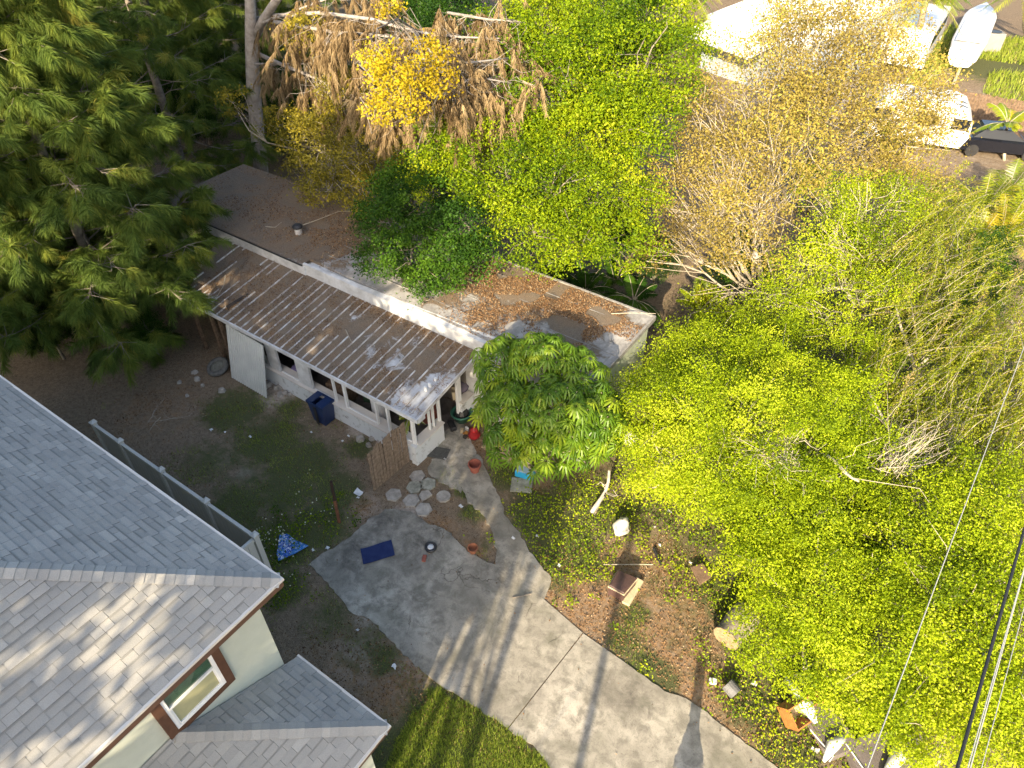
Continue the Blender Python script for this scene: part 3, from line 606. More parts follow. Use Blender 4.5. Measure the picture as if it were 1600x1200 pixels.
# pavers
hexs = [(652, 745, 'pale hexagonal paver nearest the end wall of the porch'), (669, 757, 'greenish hexagonal paver on the right of the cluster, next to the grass tuft'), (648, 762, 'dark stained hexagonal paver in the centre of the paver cluster'), (615, 774, 'large pale hexagonal paver nearest the picket gate'), (665, 775, 'half broken hexagonal paver on the right side of the cluster'), (643, 783, 'rounded pale hexagonal paver in the lower middle of the cluster'), (662, 797, 'lowest hexagonal paver of the cluster, white with dirt spots')]
for k, (px, py, lb) in enumerate(hexs):
    c_ = at(px, py); R = .245 if k != 4 else .2; a0 = r_.uniform(0, 1)
    pl = [(c_[0] + R * math.cos(a0 + j * math.pi / 3) * r_.uniform(.93, 1.04), c_[1] + R * math.sin(a0 + j * math.pi / 3) * r_.uniform(.93, 1.04)) for j in range(6)]
    if k == 4: pl = pl[:5]
    one('paver', MB().prism(pl, -.03, .045), Mstone if k not in (1, 2) else Mpaver, c_, lb, 'paver', 'hexagonal pavers by the porch')
c_ = at(693, 776); one('stone', MB().prism([(c_[0] + .21 * math.cos(j * .7), c_[1] + .21 * math.sin(j * .7)) for j in range(9)], -.02, .04), Mstone, c_, 'small round stepping stone alone in the grass right of the pavers', 'stepping stone')
c_ = at(815, 759); M3 = MB().bevbox(c_, (.62, .52, .05), .5, .01); one('block', M3, Mpaver, c_, 'flat mossy concrete slab lying in the grass below the blue box', 'slab')
c_ = at(682, 708); one('doormat', MB().bevbox((c_[0], c_[1], .022), (.75, .45, .02), .35, .004), plain('sooty_mat', (.06, .06, .055), .95, (.11, .11, .10), 10), c_, 'dark sooty doormat at the foot of the white porch wall', 'doormat')
# pots
def pot(c_, R, h, M=None):
    return MB().lathe(c_, [(0, 0), (R * .68, 0), (R * .92, h * .82), (R * 1.06, h * .82), (R * 1.06, h), (R * .9, h), (R * .84, h * .8), (R * .6, h * .25), (0, h * .22)], 20, M=M)
c_ = at(742, 735, .02); one('flower_pot', pot(c_, .19, .3), Mterra, c_, 'wide pinkish terracotta pot standing empty on the concrete path', 'flower pot')
c_ = at(739, 862, .03); one('flower_pot', pot(c_, .135, .2), plain('orange_clay', (.30, .12, .06), .8, (.22, .09, .05), 8), c_, 'small orange clay pot on the driveway edge where the path joins', 'flower pot')
c_ = at(663, 873, .03); one('brick', MB().bevbox(c_, (.1, .2, .05), .5, .008), Mterra, c_, 'small piece of red brick lying on the driveway', 'brick')
c_ = at(673, 856, .03); dn_ = empty('lid', c_, 'round white lid in a dark ring on the driveway', 'lid')
MB().lathe(c_, [(.09, 0), (.16, 0), (.165, .05), (.13, .07), (.09, .05), (.09, 0)], 20).build('ring', Mblack, dn_, smooth=True); MB().lathe(c_, [(.085, .01), (.085, .055), (.05, .065), (0, .065)], 20).build('disc', Mwgloss, dn_, smooth=True)
c_ = at(590, 863, .035); m_ = MB(); r3 = np.random.default_rng(2)
X = np.linspace(-.42, .42, 15); Y = np.linspace(-.25, .25, 9); M = Matrix.Rotation(math.radians(52), 3, 'Z'); v = []
for x in X:
    for y in Y: p_ = M @ Vector((x, y + .02 * math.sin(5 * x), .012 + .012 * abs(math.sin(3 * x + 2 * y)) + (.01 if abs(x) > .38 else 0))); v.append((p_.x + c_[0], p_.y + c_[1], p_.z + .035))
m_.add(v, [(i * 9 + j, (i + 1) * 9 + j, (i + 1) * 9 + j + 1, i * 9 + j + 1) for i in range(14) for j in range(8)]); v2 = [(a_, b2, c2 - .02) for a_, b2, c2 in v]
m_.add(v2, [(i * 9 + j, i * 9 + j + 1, (i + 1) * 9 + j + 1, (i + 1) * 9 + j) for i in range(14) for j in range(8)])
one('mat', m_, plain('navy_mat', (.012, .022, .085), .8, (.02, .035, .11), 5, bstr=.3), c_, 'navy blue rectangular mat lying flat on the driveway', 'mat')
# blue and white cloth
pl = [(438, 838), (450, 836), (462, 846), (483, 855), (462, 867), (436, 879), (433, 868)]; m_ = MB(); P = [np.array(at(*q_)) for q_ in pl]; cen = sum(P) / len(P); v = []; f = []; K = 10; n = len(P) * 4
for ring in range(K + 1):
    for j in range(n):
        e_ = P[j // 4] * (1 - (j % 4) / 4) + P[(j // 4 + 1) % len(P)] * (j % 4) / 4; t = ring / K; q_ = cen * (1 - t) + e_ * t
        v.append((q_[0], q_[1], .06 + .05 * math.sin(9 * q_[0] + 5 * q_[1]) * (1 - t) + .04 * r_.random() * (1 - t * .6)))
f = [(i * n + j, i * n + (j + 1) % n, (i + 1) * n + (j + 1) % n, (i + 1) * n + j) for i in range(K) for j in range(n)]
one('cloth', m_.add(v, f), Mcloth, tuple(cen), 'crumpled blue and white patterned cloth on the weeds near the fence end', 'cloth')
# right of the path: blue box, boards, bag
c_ = at(821, 742); bb = empty('box', c_, 'bright blue plastic box with a pale lid at the foot of the umbrella tree', 'box')
MB().bevbox((c_[0], c_[1], .02), (.55, .38, .24), .25, .02).build('body', Mlblue, bb); MB().bevbox((c_[0], c_[1], .262), (.50, .33, .02), .25, .005).build('lid', plain('pale_blue_lid', (.35, .45, .50), .5, (.25, .38, .45), 6), bb)
a, b_ = A(752, 702), A(812, 735); d = (b_ - a); d /= np.linalg.norm(d); n_ = np.array((-d[1], d[0], 0))
one('board', MB().slab([a + (0, 0, .09), b_ + (0, 0, .09), b_ + n_ * .35 + (0, 0, .16), a + n_ * .35 + (0, 0, .16)], .03), Mcardb, tuple(a), 'long tan board lying in the shade under the umbrella tree', 'board')
c_ = at(970, 832); bg_ = MB(); v = []; Rr = np.random.default_rng(8)
for i in range(9):
    ph = math.pi * i / 8
    for j in range(16):
        th = 2 * math.pi * j / 16; R = .24 * (1 + .12 * Rr.normal()); v.append((c_[0] + R * math.sin(ph) * math.cos(th) * .8, c_[1] + R * math.sin(ph) * math.sin(th) * 1.15, .24 + .25 * math.cos(ph) * (1 + .2 * (ph < 1))))
one('bag', bg_.add(v, [(i * 16 + j, i * 16 + (j + 1) % 16, (i + 1) * 16 + (j + 1) % 16, (i + 1) * 16 + j) for i in range(8) for j in range(16)]), plain('white_bag', (.72, .70, .64), .5, (.55, .52, .46), 9, bstr=.5, bscale=14), c_, 'stuffed white bag lying on the sunlit weeds above the brown ottoman', 'bag', smooth=True)
# ottoman, brown top, beige side cushion
a, b_, c2, d2 = A(951, 915, .42), A(975, 928, .42), A(996, 903, .42), A(966, 890, .42)
ot = empty('ottoman', at(975, 922), 'dark brown ottoman with pale piping standing on bare earth by the driveway', 'ottoman')
m_ = MB(); top = [a, b_, c2, d2]; cen = sum(top) / 4
bot = [cen + (q_ - cen) * .96 - (0, 0, .36) for q_ in top]
rim = [cen + (q_ - cen) * 1.0 - (0, 0, .05) for q_ in top]; tin = [cen + (q_ - cen) * .92 + (0, 0, .02) for q_ in top]
m_.add(bot + rim + [cen + (q_ - cen) * .98 for q_ in top] + tin + [cen + (0, 0, .035)], [(3, 2, 1, 0)] + [(i, (i + 1) % 4, 4 + (i + 1) % 4, 4 + i) for i in range(4)] + [(4 + i, 4 + (i + 1) % 4, 8 + (i + 1) % 4, 8 + i) for i in range(4)] + [(8 + i, 8 + (i + 1) % 4, 12 + (i + 1) % 4, 12 + i) for i in range(4)] + [(12 + i, 12 + (i + 1) % 4, 16) for i in range(4)])
m_.build('seat', Mbrownl, ot)
MB().tube(rim + [rim[0]], .022, n=6).build('piping', Mbeige, ot)
for q_ in bot: MB().tube([q_ * .9 + cen * .1 - (0, 0, .08) + (0, 0, (cen[2] - q_[2]) * -.1), q_ * .9 + cen * .1 + (0, 0, .04)], .03, n=6).build('leg', Mbrownl, ot)
a, b_ = A(1000, 905, .12), A(978, 942, .08)
d = b_ - a; n_ = np.array((-d[1], d[0], 0)); n_ /= np.linalg.norm(n_)
one('cushion', MB().slab([a + n_ * .1, a - n_ * .1, b_ - n_ * .1, b_ + n_ * .1], .12), Mbeige, tuple(a), 'long beige foam cushion lying against the brown ottoman', 'cushion')
# logs and a cut stump
Msawn = plain('sawn_wood_end', (.34, .26, .15), .9, (.20, .14, .08), 14, bstr=.6, bscale=40)
def log(a, b_, R, lab, nm='log', cat='log', flat=1.0):
    a, b_ = np.array(a, float), np.array(b_, float); o = empty(nm, tuple(a), lab, cat)
    pts = [a + (b_ - a) * t for t in np.linspace(0, 1, 6)]; rd = [R * (1 + .07 * math.sin(5 * i)) for i in range(6)]
    MB().tube(pts, R, n=14, radii=rd, cap=False).build('bark', Mbark, o, smooth=True)
    d = (b_ - a) / np.linalg.norm(b_ - a)
    MB().tube([a - d * .006, a + d * .01], R * .97, n=14).build('cut_end', Msawn, o); MB().tube([b_ - d * .01, b_ + d * .006], R * .93, n=14).build('cut_end', Msawn, o)
log(A(1134, 998, .26), A(1168, 958, .28), .34, 'thick cut log with pale sawn end lying on the ivy right of the bare ground')
a, b_, c2, d2 = A(1080, 886, .2), A(1098, 880, .22), A(1112, 900, .22), A(1094, 912, .2)
one('plank', MB().slab([a, b_, c2, d2][::-1], .08), plain('brown_plank', (.20, .13, .085), .85, (.12, .08, .05), 8), tuple(a), 'short thick brown plank propped on the weeds above the ivy patch', 'plank')
one('plank', MB().slab([A(1168, 955, .45), A(1185, 950, .45), A(1187, 960, .45), A(1172, 963, .45)][::-1], .05), Morange, at(1175, 958), 'small orange wood plank behind the thick cut log', 'plank')
one('bottle', MB().tube([A(1022, 858, .06), A(1033, 882, .06)], .055, n=8, radii=[.055, .03]), Mblack, at(1028, 868), 'dark bottle shaped scrap lying in the mulch right of the white bag', 'bottle')
one('stick', MB().tube([A(943, 882, .12), A(985, 882, .14), A(1020, 882, .12)], .014, n=5), Mbarkp, at(980, 882), 'thin straight pale stick lying behind the brown ottoman', 'stick')
one('stick', MB().tube([A(800, 935 - 1, .05) , A(830, 928, .06)], .012, n=5), Mbark, at(815, 932), 'thin dark twig lying on the sunlit edge of the driveway', 'stick')
c_ = at(1113, 1066); one('carton', MB().bevbox(c_, (.17, .12, .1), .4, .01), Mwgloss, c_, 'small white carton on the mulch beside the driveway', 'carton')
a, b_ = A(1136, 1068, .22), A(1150, 1084, .16); o = empty('can', at(1143, 1080), 'grey metal can with dark mouth lying in the mulch beside the driveway', 'can')
MB().tube([a, b_], .16, n=16).build('body', plain('grey_can', (.16, .16, .165), .4, (.10, .10, .10), 6), o, smooth=False)
# wooden cabinet lying on its back
k0 = [A(1226, 1094, .55), A(1241, 1082 + 60, .1), A(1266, 1130, .15), A(1252, 1080, .55)]
cb = empty('cabinet', at(1245, 1125), 'orange brown wooden cabinet without drawers lying tipped on the undergrowth', 'cabinet')
o_ = at(1247, 1118); M = Matrix.Rotation(math.radians(64), 3, 'Z') @ Matrix.Rotation(math.radians(38), 3, 'X')
def cbx(x0, x1, y0, y1, z0, z1, nm, mt):
    m_ = MB().box(x0, x1, y0, y1, z0, z1); m_.v = [tuple(M @ Vector(q_) + Vector((o_[0], o_[1], .36))) for q_ in m_.v]; m_.build(nm, mt, cb)
W_, D_, H_ = .46, .24, .20
cbx(-W_, -W_ + .03, -D_, D_, -H_, H_, 'side', Morange); cbx(W_ - .03, W_, -D_, D_, -H_, H_, 'side', Morange)
cbx(-W_ + .03, W_ - .03, -D_, -D_ + .03, -H_, H_, 'bottom', Morange); cbx(-W_ + .03, W_ - .03, D_ - .03, D_, -H_, H_, 'top', Morange)
cbx(-W_ + .03, W_ - .03, -D_ + .03, D_ - .03, -H_, -H_ + .02, 'back', Mbeige); cbx(-.02, .02, -D_ + .03, D_ - .03, -H_ + .02, H_ - .02, 'divider', Mbeige); cbx(.02, W_ - .03, -.02, .02, -H_ + .02, H_ - .02, 'shelf', Morange)
# dumped sofa: grey seats, white arms
sf = empty('sofa', at(1300, 1150), 'dumped grey sofa with white arms lying under the trees at the bottom edge', 'sofa')
def quad_px(pts, th): return MB().slab([A(*q_) for q_ in pts][::-1], th)
quad_px([(1228, 1058, .42), (1256, 1050, .42), (1345, 1165, .42), (1302, 1182, .42)], .30).build('seat', Mgreyf, sf)
quad_px([(1322, 1160, .40), (1372, 1142, .40), (1440, 1150, .40), (1450, 1215, .40), (1350, 1225, .40)], .28).build('seat', Mgreyf, sf)
m_ = MB(); m_.tube([A(1226, 1054, .47), A(1262, 1105, .5), A(1275, 1130, .48)], .07, n=8, radii=[.03, .16, .04]); m_.build('backrest', Mwgloss, sf, smooth=True)
MB().tube([A(1287, 1190, .4), A(1300, 1165, .5), A(1318, 1152, .5)], .1, n=8, radii=[.03, .13, .08]).build('arm', Mwgloss, sf, smooth=True)
MB().tube([A(1398, 1160, .4), A(1404, 1182, .5), A(1380, 1215, .5)], .1, n=8, radii=[.03, .16, .05]).build('arm', Mwgloss, sf, smooth=True)
MB().tube([A(1266, 1140, .43), A(1302, 1182, .43), A(1296, 1190, .43)], .015, n=5).build('piping', Mwgloss, sf)
MB().tube([A(1322, 1162, .42), A(1352, 1205, .42)], .015, n=5).build('piping', Mwgloss, sf)
# things by the door
c_ = at(722, 655); tb = empty('tub', c_, 'green plastic tub holding a dark bag beside the porch door', 'tub')
MB().lathe(c_, [(0, .02), (.24, .02), (.33, .3), (.36, .3), (.36, .33), (.30, .33), (.22, .06), (0, .06)], 18).build('body', Mgreenp, tb, smooth=True); m_ = MB(); r9 = np.random.default_rng(3)
one('bag', MB().lathe((c_[0], c_[1], .14), [(0, .0), (.2, .02), (.24, .14), (.17, .3), (.05, .33), (0, .36)], 11), Mblack, c_, 'shiny black rubbish bag stuffed into the green tub', 'bag')
c_ = at(706, 668); one('toolbox', MB().bevbox(c_, (.42, .2, .16), -.55, .03), Mblack, c_, 'flat black case lying on the path in front of the green tub', 'case')
c_ = at(741, 682); one('toy', MB().lathe((c_[0], c_[1], 0), [(0, 0), (.17, .0), (.2, .12), (.08, .26), (.15, .3), (.02, .4), (0, .4)], 12), Mred, c_, 'red plastic toy at the edge of the umbrella tree by the door', 'toy', smooth=True)
cols = [('beige', (.5, .4, .25)), ('dark', (.04, .035, .03)), ('white', (.7, .7, .68)), ('orange', (.55, .25, .06)), ('brown', (.16, .09, .05)), ('grey', (.3, .3, .3))]
pcs = [(722, 675, 0), (728, 678, 3), (730, 672, 2), (734, 684, 4), (727, 684, 1), (736, 676, 5)]
for (px, py, k) in pcs:
    c_ = at(px, py); one('scrap', MB().bevbox((c_[0], c_[1], 0), (r_.uniform(.08, .2), r_.uniform(.07, .16), r_.uniform(.05, .14)), r_.uniform(0, 3), .01, tilt=(r_.uniform(-.3, .3), 0)), plain('scrap_' + cols[k][0], cols[k][1], .6), c_, f'{cols[k][0]} piece of household junk in the heap between the green tub and red toy', 'junk', 'junk heaped by the porch door')
# inside the porch
def pbox(c_, sz, rz, mt, nm, lab, cat): one(nm, MB().bevbox(c_, sz, rz, .015), mt, c_, lab, cat)
pbox((-15.9, 10.75, .06), (.45, .35, .75), .2, plain('lilac_box', (.22, .18, .34), .6), 'box', 'lilac box seen through the second porch opening', 'box')
m_ = MB().lathe((-12.55, 10.95, .06), [(0, 0), (.27, 0), (.27, 1.35), (.2, 1.45), (0, 1.47)], 18); one('water_heater', m_, Mwgloss, (-12.55, 10.95, .06), 'white cylindrical water heater standing inside the porch', 'water heater', smooth=False)
pbox((-14.3, 11.0, .06), (.8, .55, .7), .1, Mwood, 'chest', 'brown wooden chest standing in the dark porch behind the third opening', 'chest')
pbox((-13.5, 11.6, .06), (.5, .6, .9), .4, plain('greenish_crate', (.06, .12, .06), .7), 'crate', 'dark green crate in the porch left of the water heater', 'crate')
pbox((-15.2, 11.6, .06), (.7, .4, .5), -.3, Mgreyf, 'cushion', 'grey cushion pile in the dark of the porch', 'cushion')
pbox((-11.3, 11.9, .06), (.5, .5, .55), .6, Mterra, 'crate', 'reddish crate on the floor at the right end of the porch', 'crate')
pbox((-16.4, 11.2, .06), (.5, .5, .35), 0, Mblack, 'suitcase', 'black suitcase on the porch floor behind the white wall piece', 'suitcase')
c_ = at(712, 628, .84); c_ = (-10.35, 12.75, .845); c_ = at(712, 622, .85); one('bin', MB().lathe(c_, [(0, 0), (.13, 0), (.17, .36), (.15, .36), (.11, .03), (0, .03)], 4), Mbeige, c_, 'small beige waste bin standing on the low wall by the porch door', 'bin')
c_ = at(722, 608, .85); one('sack', MB().lathe(c_, [(0, 0), (.2, .02), (.23, .12), (.12, .26), (0, .28)], 10), plain('mauve_cloth', (.14, .12, .16), .9), c_, 'mauve cloth sack slumped behind the beige waste bin', 'sack', smooth=True)
c_ = at(985, 692, .0); one('bag', MB().lathe(c_, [(0, 0), (.2, .02), (.26, .16), (.2, .34), (.08, .42), (0, .44)], 9), plain('torn_white_bag', (.6, .6, .58), .5, (.35, .34, .32), 8), c_, 'torn white bag lying between the umbrella tree and the bright canopy', 'bag')
c_ = at(996, 694, .0); one('bucket', MB().lathe(c_, [(0, 0), (.16, 0), (.2, .34), (.18, .34), (.14, .03), (0, .03)], 14), Mblack, c_, 'dark bucket half hidden beside the torn white bag', 'bucket')
# rubble beside the panel
for k in range(34):
    px, py = [(432 + r_.uniform(-18, 26), 603 + r_.uniform(-12, 14)), (580 + r_.uniform(-22, 22), 688 + r_.uniform(-8, 10)), (315 + r_.uniform(-40, 40), 595 + r_.uniform(-15, 30))][0 if k < 20 else 1 if k < 27 else 2]
    c_ = at(px, py); s_ = r_.uniform(.05, .15); m_ = MB(); n = 7
    ring = [(c_[0] + s_ * math.cos(j * .9) * r_.uniform(.7, 1.2), c_[1] + s_ * math.sin(j * .9) * r_.uniform(.7, 1.2)) for j in range(n)]
    v = [(x, y, -.02) for x, y in ring] + [(c_[0] + (x - c_[0]) * .7, c_[1] + (y - c_[1]) * .7, s_ * r_.uniform(.6, .9)) for x, y in ring] + [(c_[0], c_[1], s_ * .9)]
    m_.add(v, [(j, (j + 1) % n, n + (j + 1) % n, n + j) for j in range(n)] + [(n + j, n + (j + 1) % n, 2 * n) for j in range(n)])
    wh = ('pale broken stone in the rubble beside the leaning white panel', 'pale stone fallen by the porch wall left of the picket gate', 'pale stone half hidden under the pine near the tyre')[0 if k < 20 else 1 if k < 27 else 2]
    one('stone', m_, Mstone, c_, wh, 'stone', ('rubble by the leaning panel', 'stones by the porch wall', 'stones under the pine')[0 if k < 20 else 1 if k < 27 else 2])
# paper scraps
for k, (px, py) in enumerate([(391, 683), (352, 676), (330, 672), (487, 676), (545, 682), (535, 690), (512, 857), (489, 860), (802, 841), (840, 838), (874, 884), (1030, 852), (1022, 824), (1078, 880), (1046, 800), (560, 770), (560, 778), (616, 1042), (560, 985), (1175, 1035), (1178, 1068), (1273, 1172), (720, 792), (695, 718)]):
    c_ = at(px, py, .03); s_ = r_.uniform(.03, .07) * (2.4 if (px, py) == (560, 770) else 1)
    m_ = MB(); v = [(c_[0] + s_ * (a_ - 1) + r_.normal() * .01, c_[1] + s_ * .7 * (b2 - 1) + r_.normal() * .01, .035 + r_.random() * .04) for a_ in range(3) for b2 in range(3)]
    m_.add(v, [(0, 3, 4, 1), (1, 4, 5, 2), (3, 6, 7, 4), (4, 7, 8, 5)])
    one('scrap', m_, Mwgloss, c_, 'small scrap of white litter lying on the ground', 'litter', 'white litter scraps')

# ================================================================== THINGS FAR OFF (top right)
wb = empty('house', (-17, 50, 0), 'white roofed neighbouring house behind the golden tree at the top edge', 'house')
a, b_ = A(1062, 52, 2.7), A(1163, 90, 2.5); d = unit(b_ - a); up = np.array((-d[1], d[0], 0)) 
if up[1] < 0: up = -up
m_ = MB(); Lw = np.linalg.norm(b_ - a); wv = 2.6
m_.slab([a, a + d * Lw * 1.05, a + d * Lw * 1.05 + up * wv + (0, 0, .35), a + up * wv + (0, 0, .35)], .06)
n = 13
for k in range(n):
    q_ = a + d * Lw * (k + .3) / n * 1.02; m_.add([q_ + (0, 0, .005), q_ + d * .12 + (0, 0, .14), q_ + d * .24 + (0, 0, .005), q_ + up * wv + (0, 0, .355), q_ + d * .12 + up * wv + (0, 0, .49), q_ + d * .24 + up * wv + (0, 0, .355)], [(0, 1, 4, 3), (1, 2, 5, 4), (0, 2, 1)])
m_.build('awning', Mwgloss, wb)
Mwroof = plain('white_roof', (.82, .82, .80), .6, (.74, .74, .72), 1.2, bstr=0)
o0 = a + up * wv - d * .2; m_ = MB(); m_.slab([o0 + (0, 0, .6), o0 + d * 7.2 + (0, 0, .6), o0 + d * 7.2 + up * 12 + (0, 0, 1.6), o0 + up * 12 + (0, 0, 1.6)], .2)
for k in range(1, 5): m_.slab([o0 + d * (k * 1.45) + (0, 0, .605), o0 + d * (k * 1.45 + .12) + (0, 0, .605), o0 + d * (k * 1.45 + .12) + up * 12 + (0, 0, 1.68), o0 + d * (k * 1.45) + up * 12 + (0, 0, 1.68)], .06)
m_.build('roof', Mwroof, wb)
m_ = MB(); m_.slab([o0 + up * .3 + (0, 0, .45), o0 + d * 6.9 + up * .3 + (0, 0, .45), o0 + d * 6.9 + up * .3 - (0, 0, 2.7), o0 + up * .3 - (0, 0, 2.7)], .2); m_.slab([o0 + d * 6.9 + up * .3 + (0, 0, .45), o0 + d * 6.9 + up * 11.5 + (0, 0, 1.2), o0 + d * 6.9 + up * 11.5 - (0, 0, 2.7), o0 + d * 6.9 + up * .3 - (0, 0, 2.7)], .2)
m_.build('wall', plain('bluish_wall', (.36, .40, .44), .8), wb)

def van(loc, yaw, L, W2, Hh, label, nm='van', cat='van'):
    o = empty(nm, loc, label, cat); M = Matrix.Rotation(yaw, 3, 'Z')
    def add(m_, part, mat, sm=False): m_.v = [tuple(M @ Vector(q_) + Vector(loc)) for q_ in m_.v]; return m_.build(part, mat, o, smooth=sm)
    prof = [(-L / 2, .45), (-L / 2, Hh * .9), (-L / 2 + .15, Hh), (L / 2 - 1.7, Hh), (L / 2 - 1.3, Hh * .95), (L / 2 - .75, Hh * .58), (L / 2 - .1, Hh * .5), (L / 2, Hh * .4), (L / 2, .45)]
    v = [(x, y, z) for y in (-W2 / 2, -W2 / 2 + .08, W2 / 2 - .08, W2 / 2) for (x, z0) in prof for z in [z0 - (.05 if abs(y) > W2 / 2 - .02 and z0 > 1 else 0)]]
    n = len(prof); f = [(s_ * n + i, s_ * n + (i + 1) % n, (s_ + 1) * n + (i + 1) % n, (s_ + 1) * n + i) for s_ in range(3) for i in range(n)] + [tuple(range(n)), tuple(range(4 * n - 1, 3 * n - 1, -1))]
    add(MB().add(v, f), 'body', Mwgloss)
    x1, z1, x0, z0 = L / 2 - 1.27, Hh * .93, L / 2 - .80, Hh * .62
    add(MB().slab([(x1, -W2 / 2 + .15, z1 + .02), (x0, -W2 / 2 + .15, z0 + .02), (x0, W2 / 2 - .15, z0 + .02), (x1, W2 / 2 - .15, z1 + .02)], .015), 'windscreen', Mvglass)
    for s_ in (-1, 1):
        for (a_, b2) in ((L / 2 - 2.3, L / 2 - 1.45), (L / 2 - 3.6, L / 2 - 2.4), (-L / 2 + .4, L / 2 - 3.7)): add(MB().box(a_, b2, s_ * (W2 / 2 + .002), s_ * (W2 / 2 + .012), Hh * .6, Hh * .86), 'window', Mvglass)
        for x in (-L / 2 + .9, L / 2 - .9):
            Mx = Matrix.Rotation(math.pi / 2, 3, 'X'); t_ = MB().lathe((x, s_ * (W2 / 2 - .1), .34), [(0, -.11), (.2, -.11), (.33, -.11), (.35, 0), (.33, .11), (.2, .11), (0, .11)], 18, M=Mx); wh = add(t_, 'wheel', Mblack)
            m_ = MB().lathe((x, s_ * (W2 / 2 + .02), .34), [(0, -.02), (.2, -.02), (.2, .02), (0, .02)], 14, M=Mx); m_.v = [tuple(M @ Vector(q_) + Vector(loc)) for q_ in m_.v]; m_.build('hubcap', Mwgloss, wh)
    return o
p1, p2 = A(1395, 112), A(1455, 25); yw = math.atan2(*(p2 - p1)[[1, 0]])
van(tuple(p1 + unit(p2 - p1) * 4.5), yw, 9.0, 3.2, 2.6, 'large white camper van parked at the top edge left of the palm trunk')
p1, p2 = A(1495, 112), A(1545, 0); yw = math.atan2(*(p2 - p1)[[1, 0]])
mb_ = p1 + unit(p2 - p1) * 6; bt = empty('boat', tuple(mb_), 'long white boat hull on the grass right of the palm trunk', 'boat'); M = Matrix.Rotation(yw, 3, 'Z'); Lb = 12.0; cc = Vector(tuple(mb_))
v = []; n = 9; xs = np.linspace(-Lb / 2, Lb / 2, 12)
for x in xs:
    t = (x + Lb / 2) / Lb; wd = 1.05 * (1 - max(0, t - .7) ** 2 * 9) * (min(1, .85 + t)); wd = max(wd, .06)
    for (a_, z) in ((0, .25), (.6, .35), (.95, .8), (1, 1.35), (.93, 1.42), (.5, 1.5), (0, 1.55)): v.append(tuple(M @ Vector((x, a_ * wd, z + .15 * t)) + cc))
    for (a_, z) in ((-.5, 1.5), (-.93, 1.42), (-1, 1.35), (-.95, .8), (-.6, .35)): v.append(tuple(M @ Vector((x, a_ * wd, z + .15 * t)) + cc))
MB().add(v, [(i * 12 + j, i * 12 + (j + 1) % 12, (i + 1) * 12 + (j + 1) % 12, (i + 1) * 12 + j) for i in range(11) for j in range(12)] + [tuple(range(12))]).build('hull', Mwgloss, bt, smooth=False)
m_ = MB().box(-Lb / 2 + 1, .5, -.8, .8, 1.62, 1.66); m_.v = [tuple(M @ Vector(q_) + cc) for q_ in m_.v]; m_.build('deck', plain('boat_deck', (.68, .69, .70), .5), bt)
for x in (-2.5, 2.0):
    m_ = MB().box(x - .15, x + .15, -.7, .7, 0, .3); m_.v = [tuple(M @ Vector(q_) + cc) for q_ in m_.v]; m_.build('chock', Mwood, bt)
c_ = at(1543, 78); ac = empty('air_conditioner', c_, 'big grey box shaped air conditioner with round dark fan standing by the white boat', 'air conditioner')
MB().bevbox(c_, (1.2, 1.1, 1.2), .5, .04).build('cabinet', plain('pale_grey_case', (.26, .255, .245), .7, (.22, .215, .205), 3, bstr=0), ac); MB().lathe((c_[0], c_[1], 1.2), [(0, .02), (.4, .02), (.44, .035), (.44, 0)], 18).build('fan', Mblack, ac)
one('board', MB().slab([A(1487, 132, .1), A(1491, 134, .1), A(1512, 85, .5), A(1508, 84, .5)][::-1], .05), Mbeige, at(1490, 132), 'thin pale timber leaning beside the white boat', 'board')
# camper trailer
p1, p2 = A(1352, 228), A(1492, 250); yw = math.atan2(*(p2 - p1)[[1, 0]]); Lt = float(np.linalg.norm(p2 - p1)) + .4; mid = (p1 + p2) / 2; nrm = np.array((-math.sin(yw), math.cos(yw), 0)); mid = mid + nrm * 1.2
tl = empty('trailer', tuple(mid), 'white camper trailer with rounded end half hidden by golden branches', 'trailer'); M = Matrix.Rotation(yw, 3, 'Z'); cc = Vector(tuple(mid))
def tadd(m_, nm, mt, par=None): m_.v = [tuple(M @ Vector(q_) + cc) for q_ in m_.v]; return m_.build(nm, mt, par or tl)
pf = [(-Lt / 2, .6), (-Lt / 2, 2.0), (-Lt / 2 + .3, 2.5), (-Lt / 2 + .8, 2.65), (Lt / 2 - 1.1, 2.65), (Lt / 2 - .5, 2.45), (Lt / 2 - .1, 1.9), (Lt / 2, 1.2), (Lt / 2 - .25, .6)]
n = len(pf); v = [(x, y, z - (.06 if abs(y) > 1.19 and z > 1.5 else 0)) for y in (-1.2, -1.1, 1.1, 1.2) for x, z in pf]
tadd(MB().add(v, [(s_ * n + i, s_ * n + (i + 1) % n, (s_ + 1) * n + (i + 1) % n, (s_ + 1) * n + i) for s_ in range(3) for i in range(n)] + [tuple(range(n)), tuple(range(4 * n - 1, 3 * n - 1, -1))]), 'body', Mwgloss)
for (x0, x1) in ((-2.4, -1.5), (-.2, .7), (1.4, 2.2)): tadd(MB().box(x0, x1, -1.215, -1.203, 1.5, 2.05), 'window', Mvglass)
tadd(MB().box(.85, 1.35, -1.213, -1.203, .7, 2.2), 'door', plain('trailer_door', (.6, .6, .6), .4))
for k in range(2): tadd(MB().slab([(Lt / 2 - 1.0, -.9 + .6 * k, 2.67), (Lt / 2 - .55, -.9 + .6 * k, 2.55), (Lt / 2 - .55, -.84 + .6 * k, 2.55), (Lt / 2 - 1.0, -.84 + .6 * k, 2.67)], .02), 'stripe', Mblack)
for k in range(3): tadd(MB().box(-1.8 + 1.5 * k, -1.3 + 1.5 * k, -.3, .2, 2.655, 2.74), 'roof_hatch', Mwgloss)
Mx = Matrix.Rotation(math.pi / 2, 3, 'X')
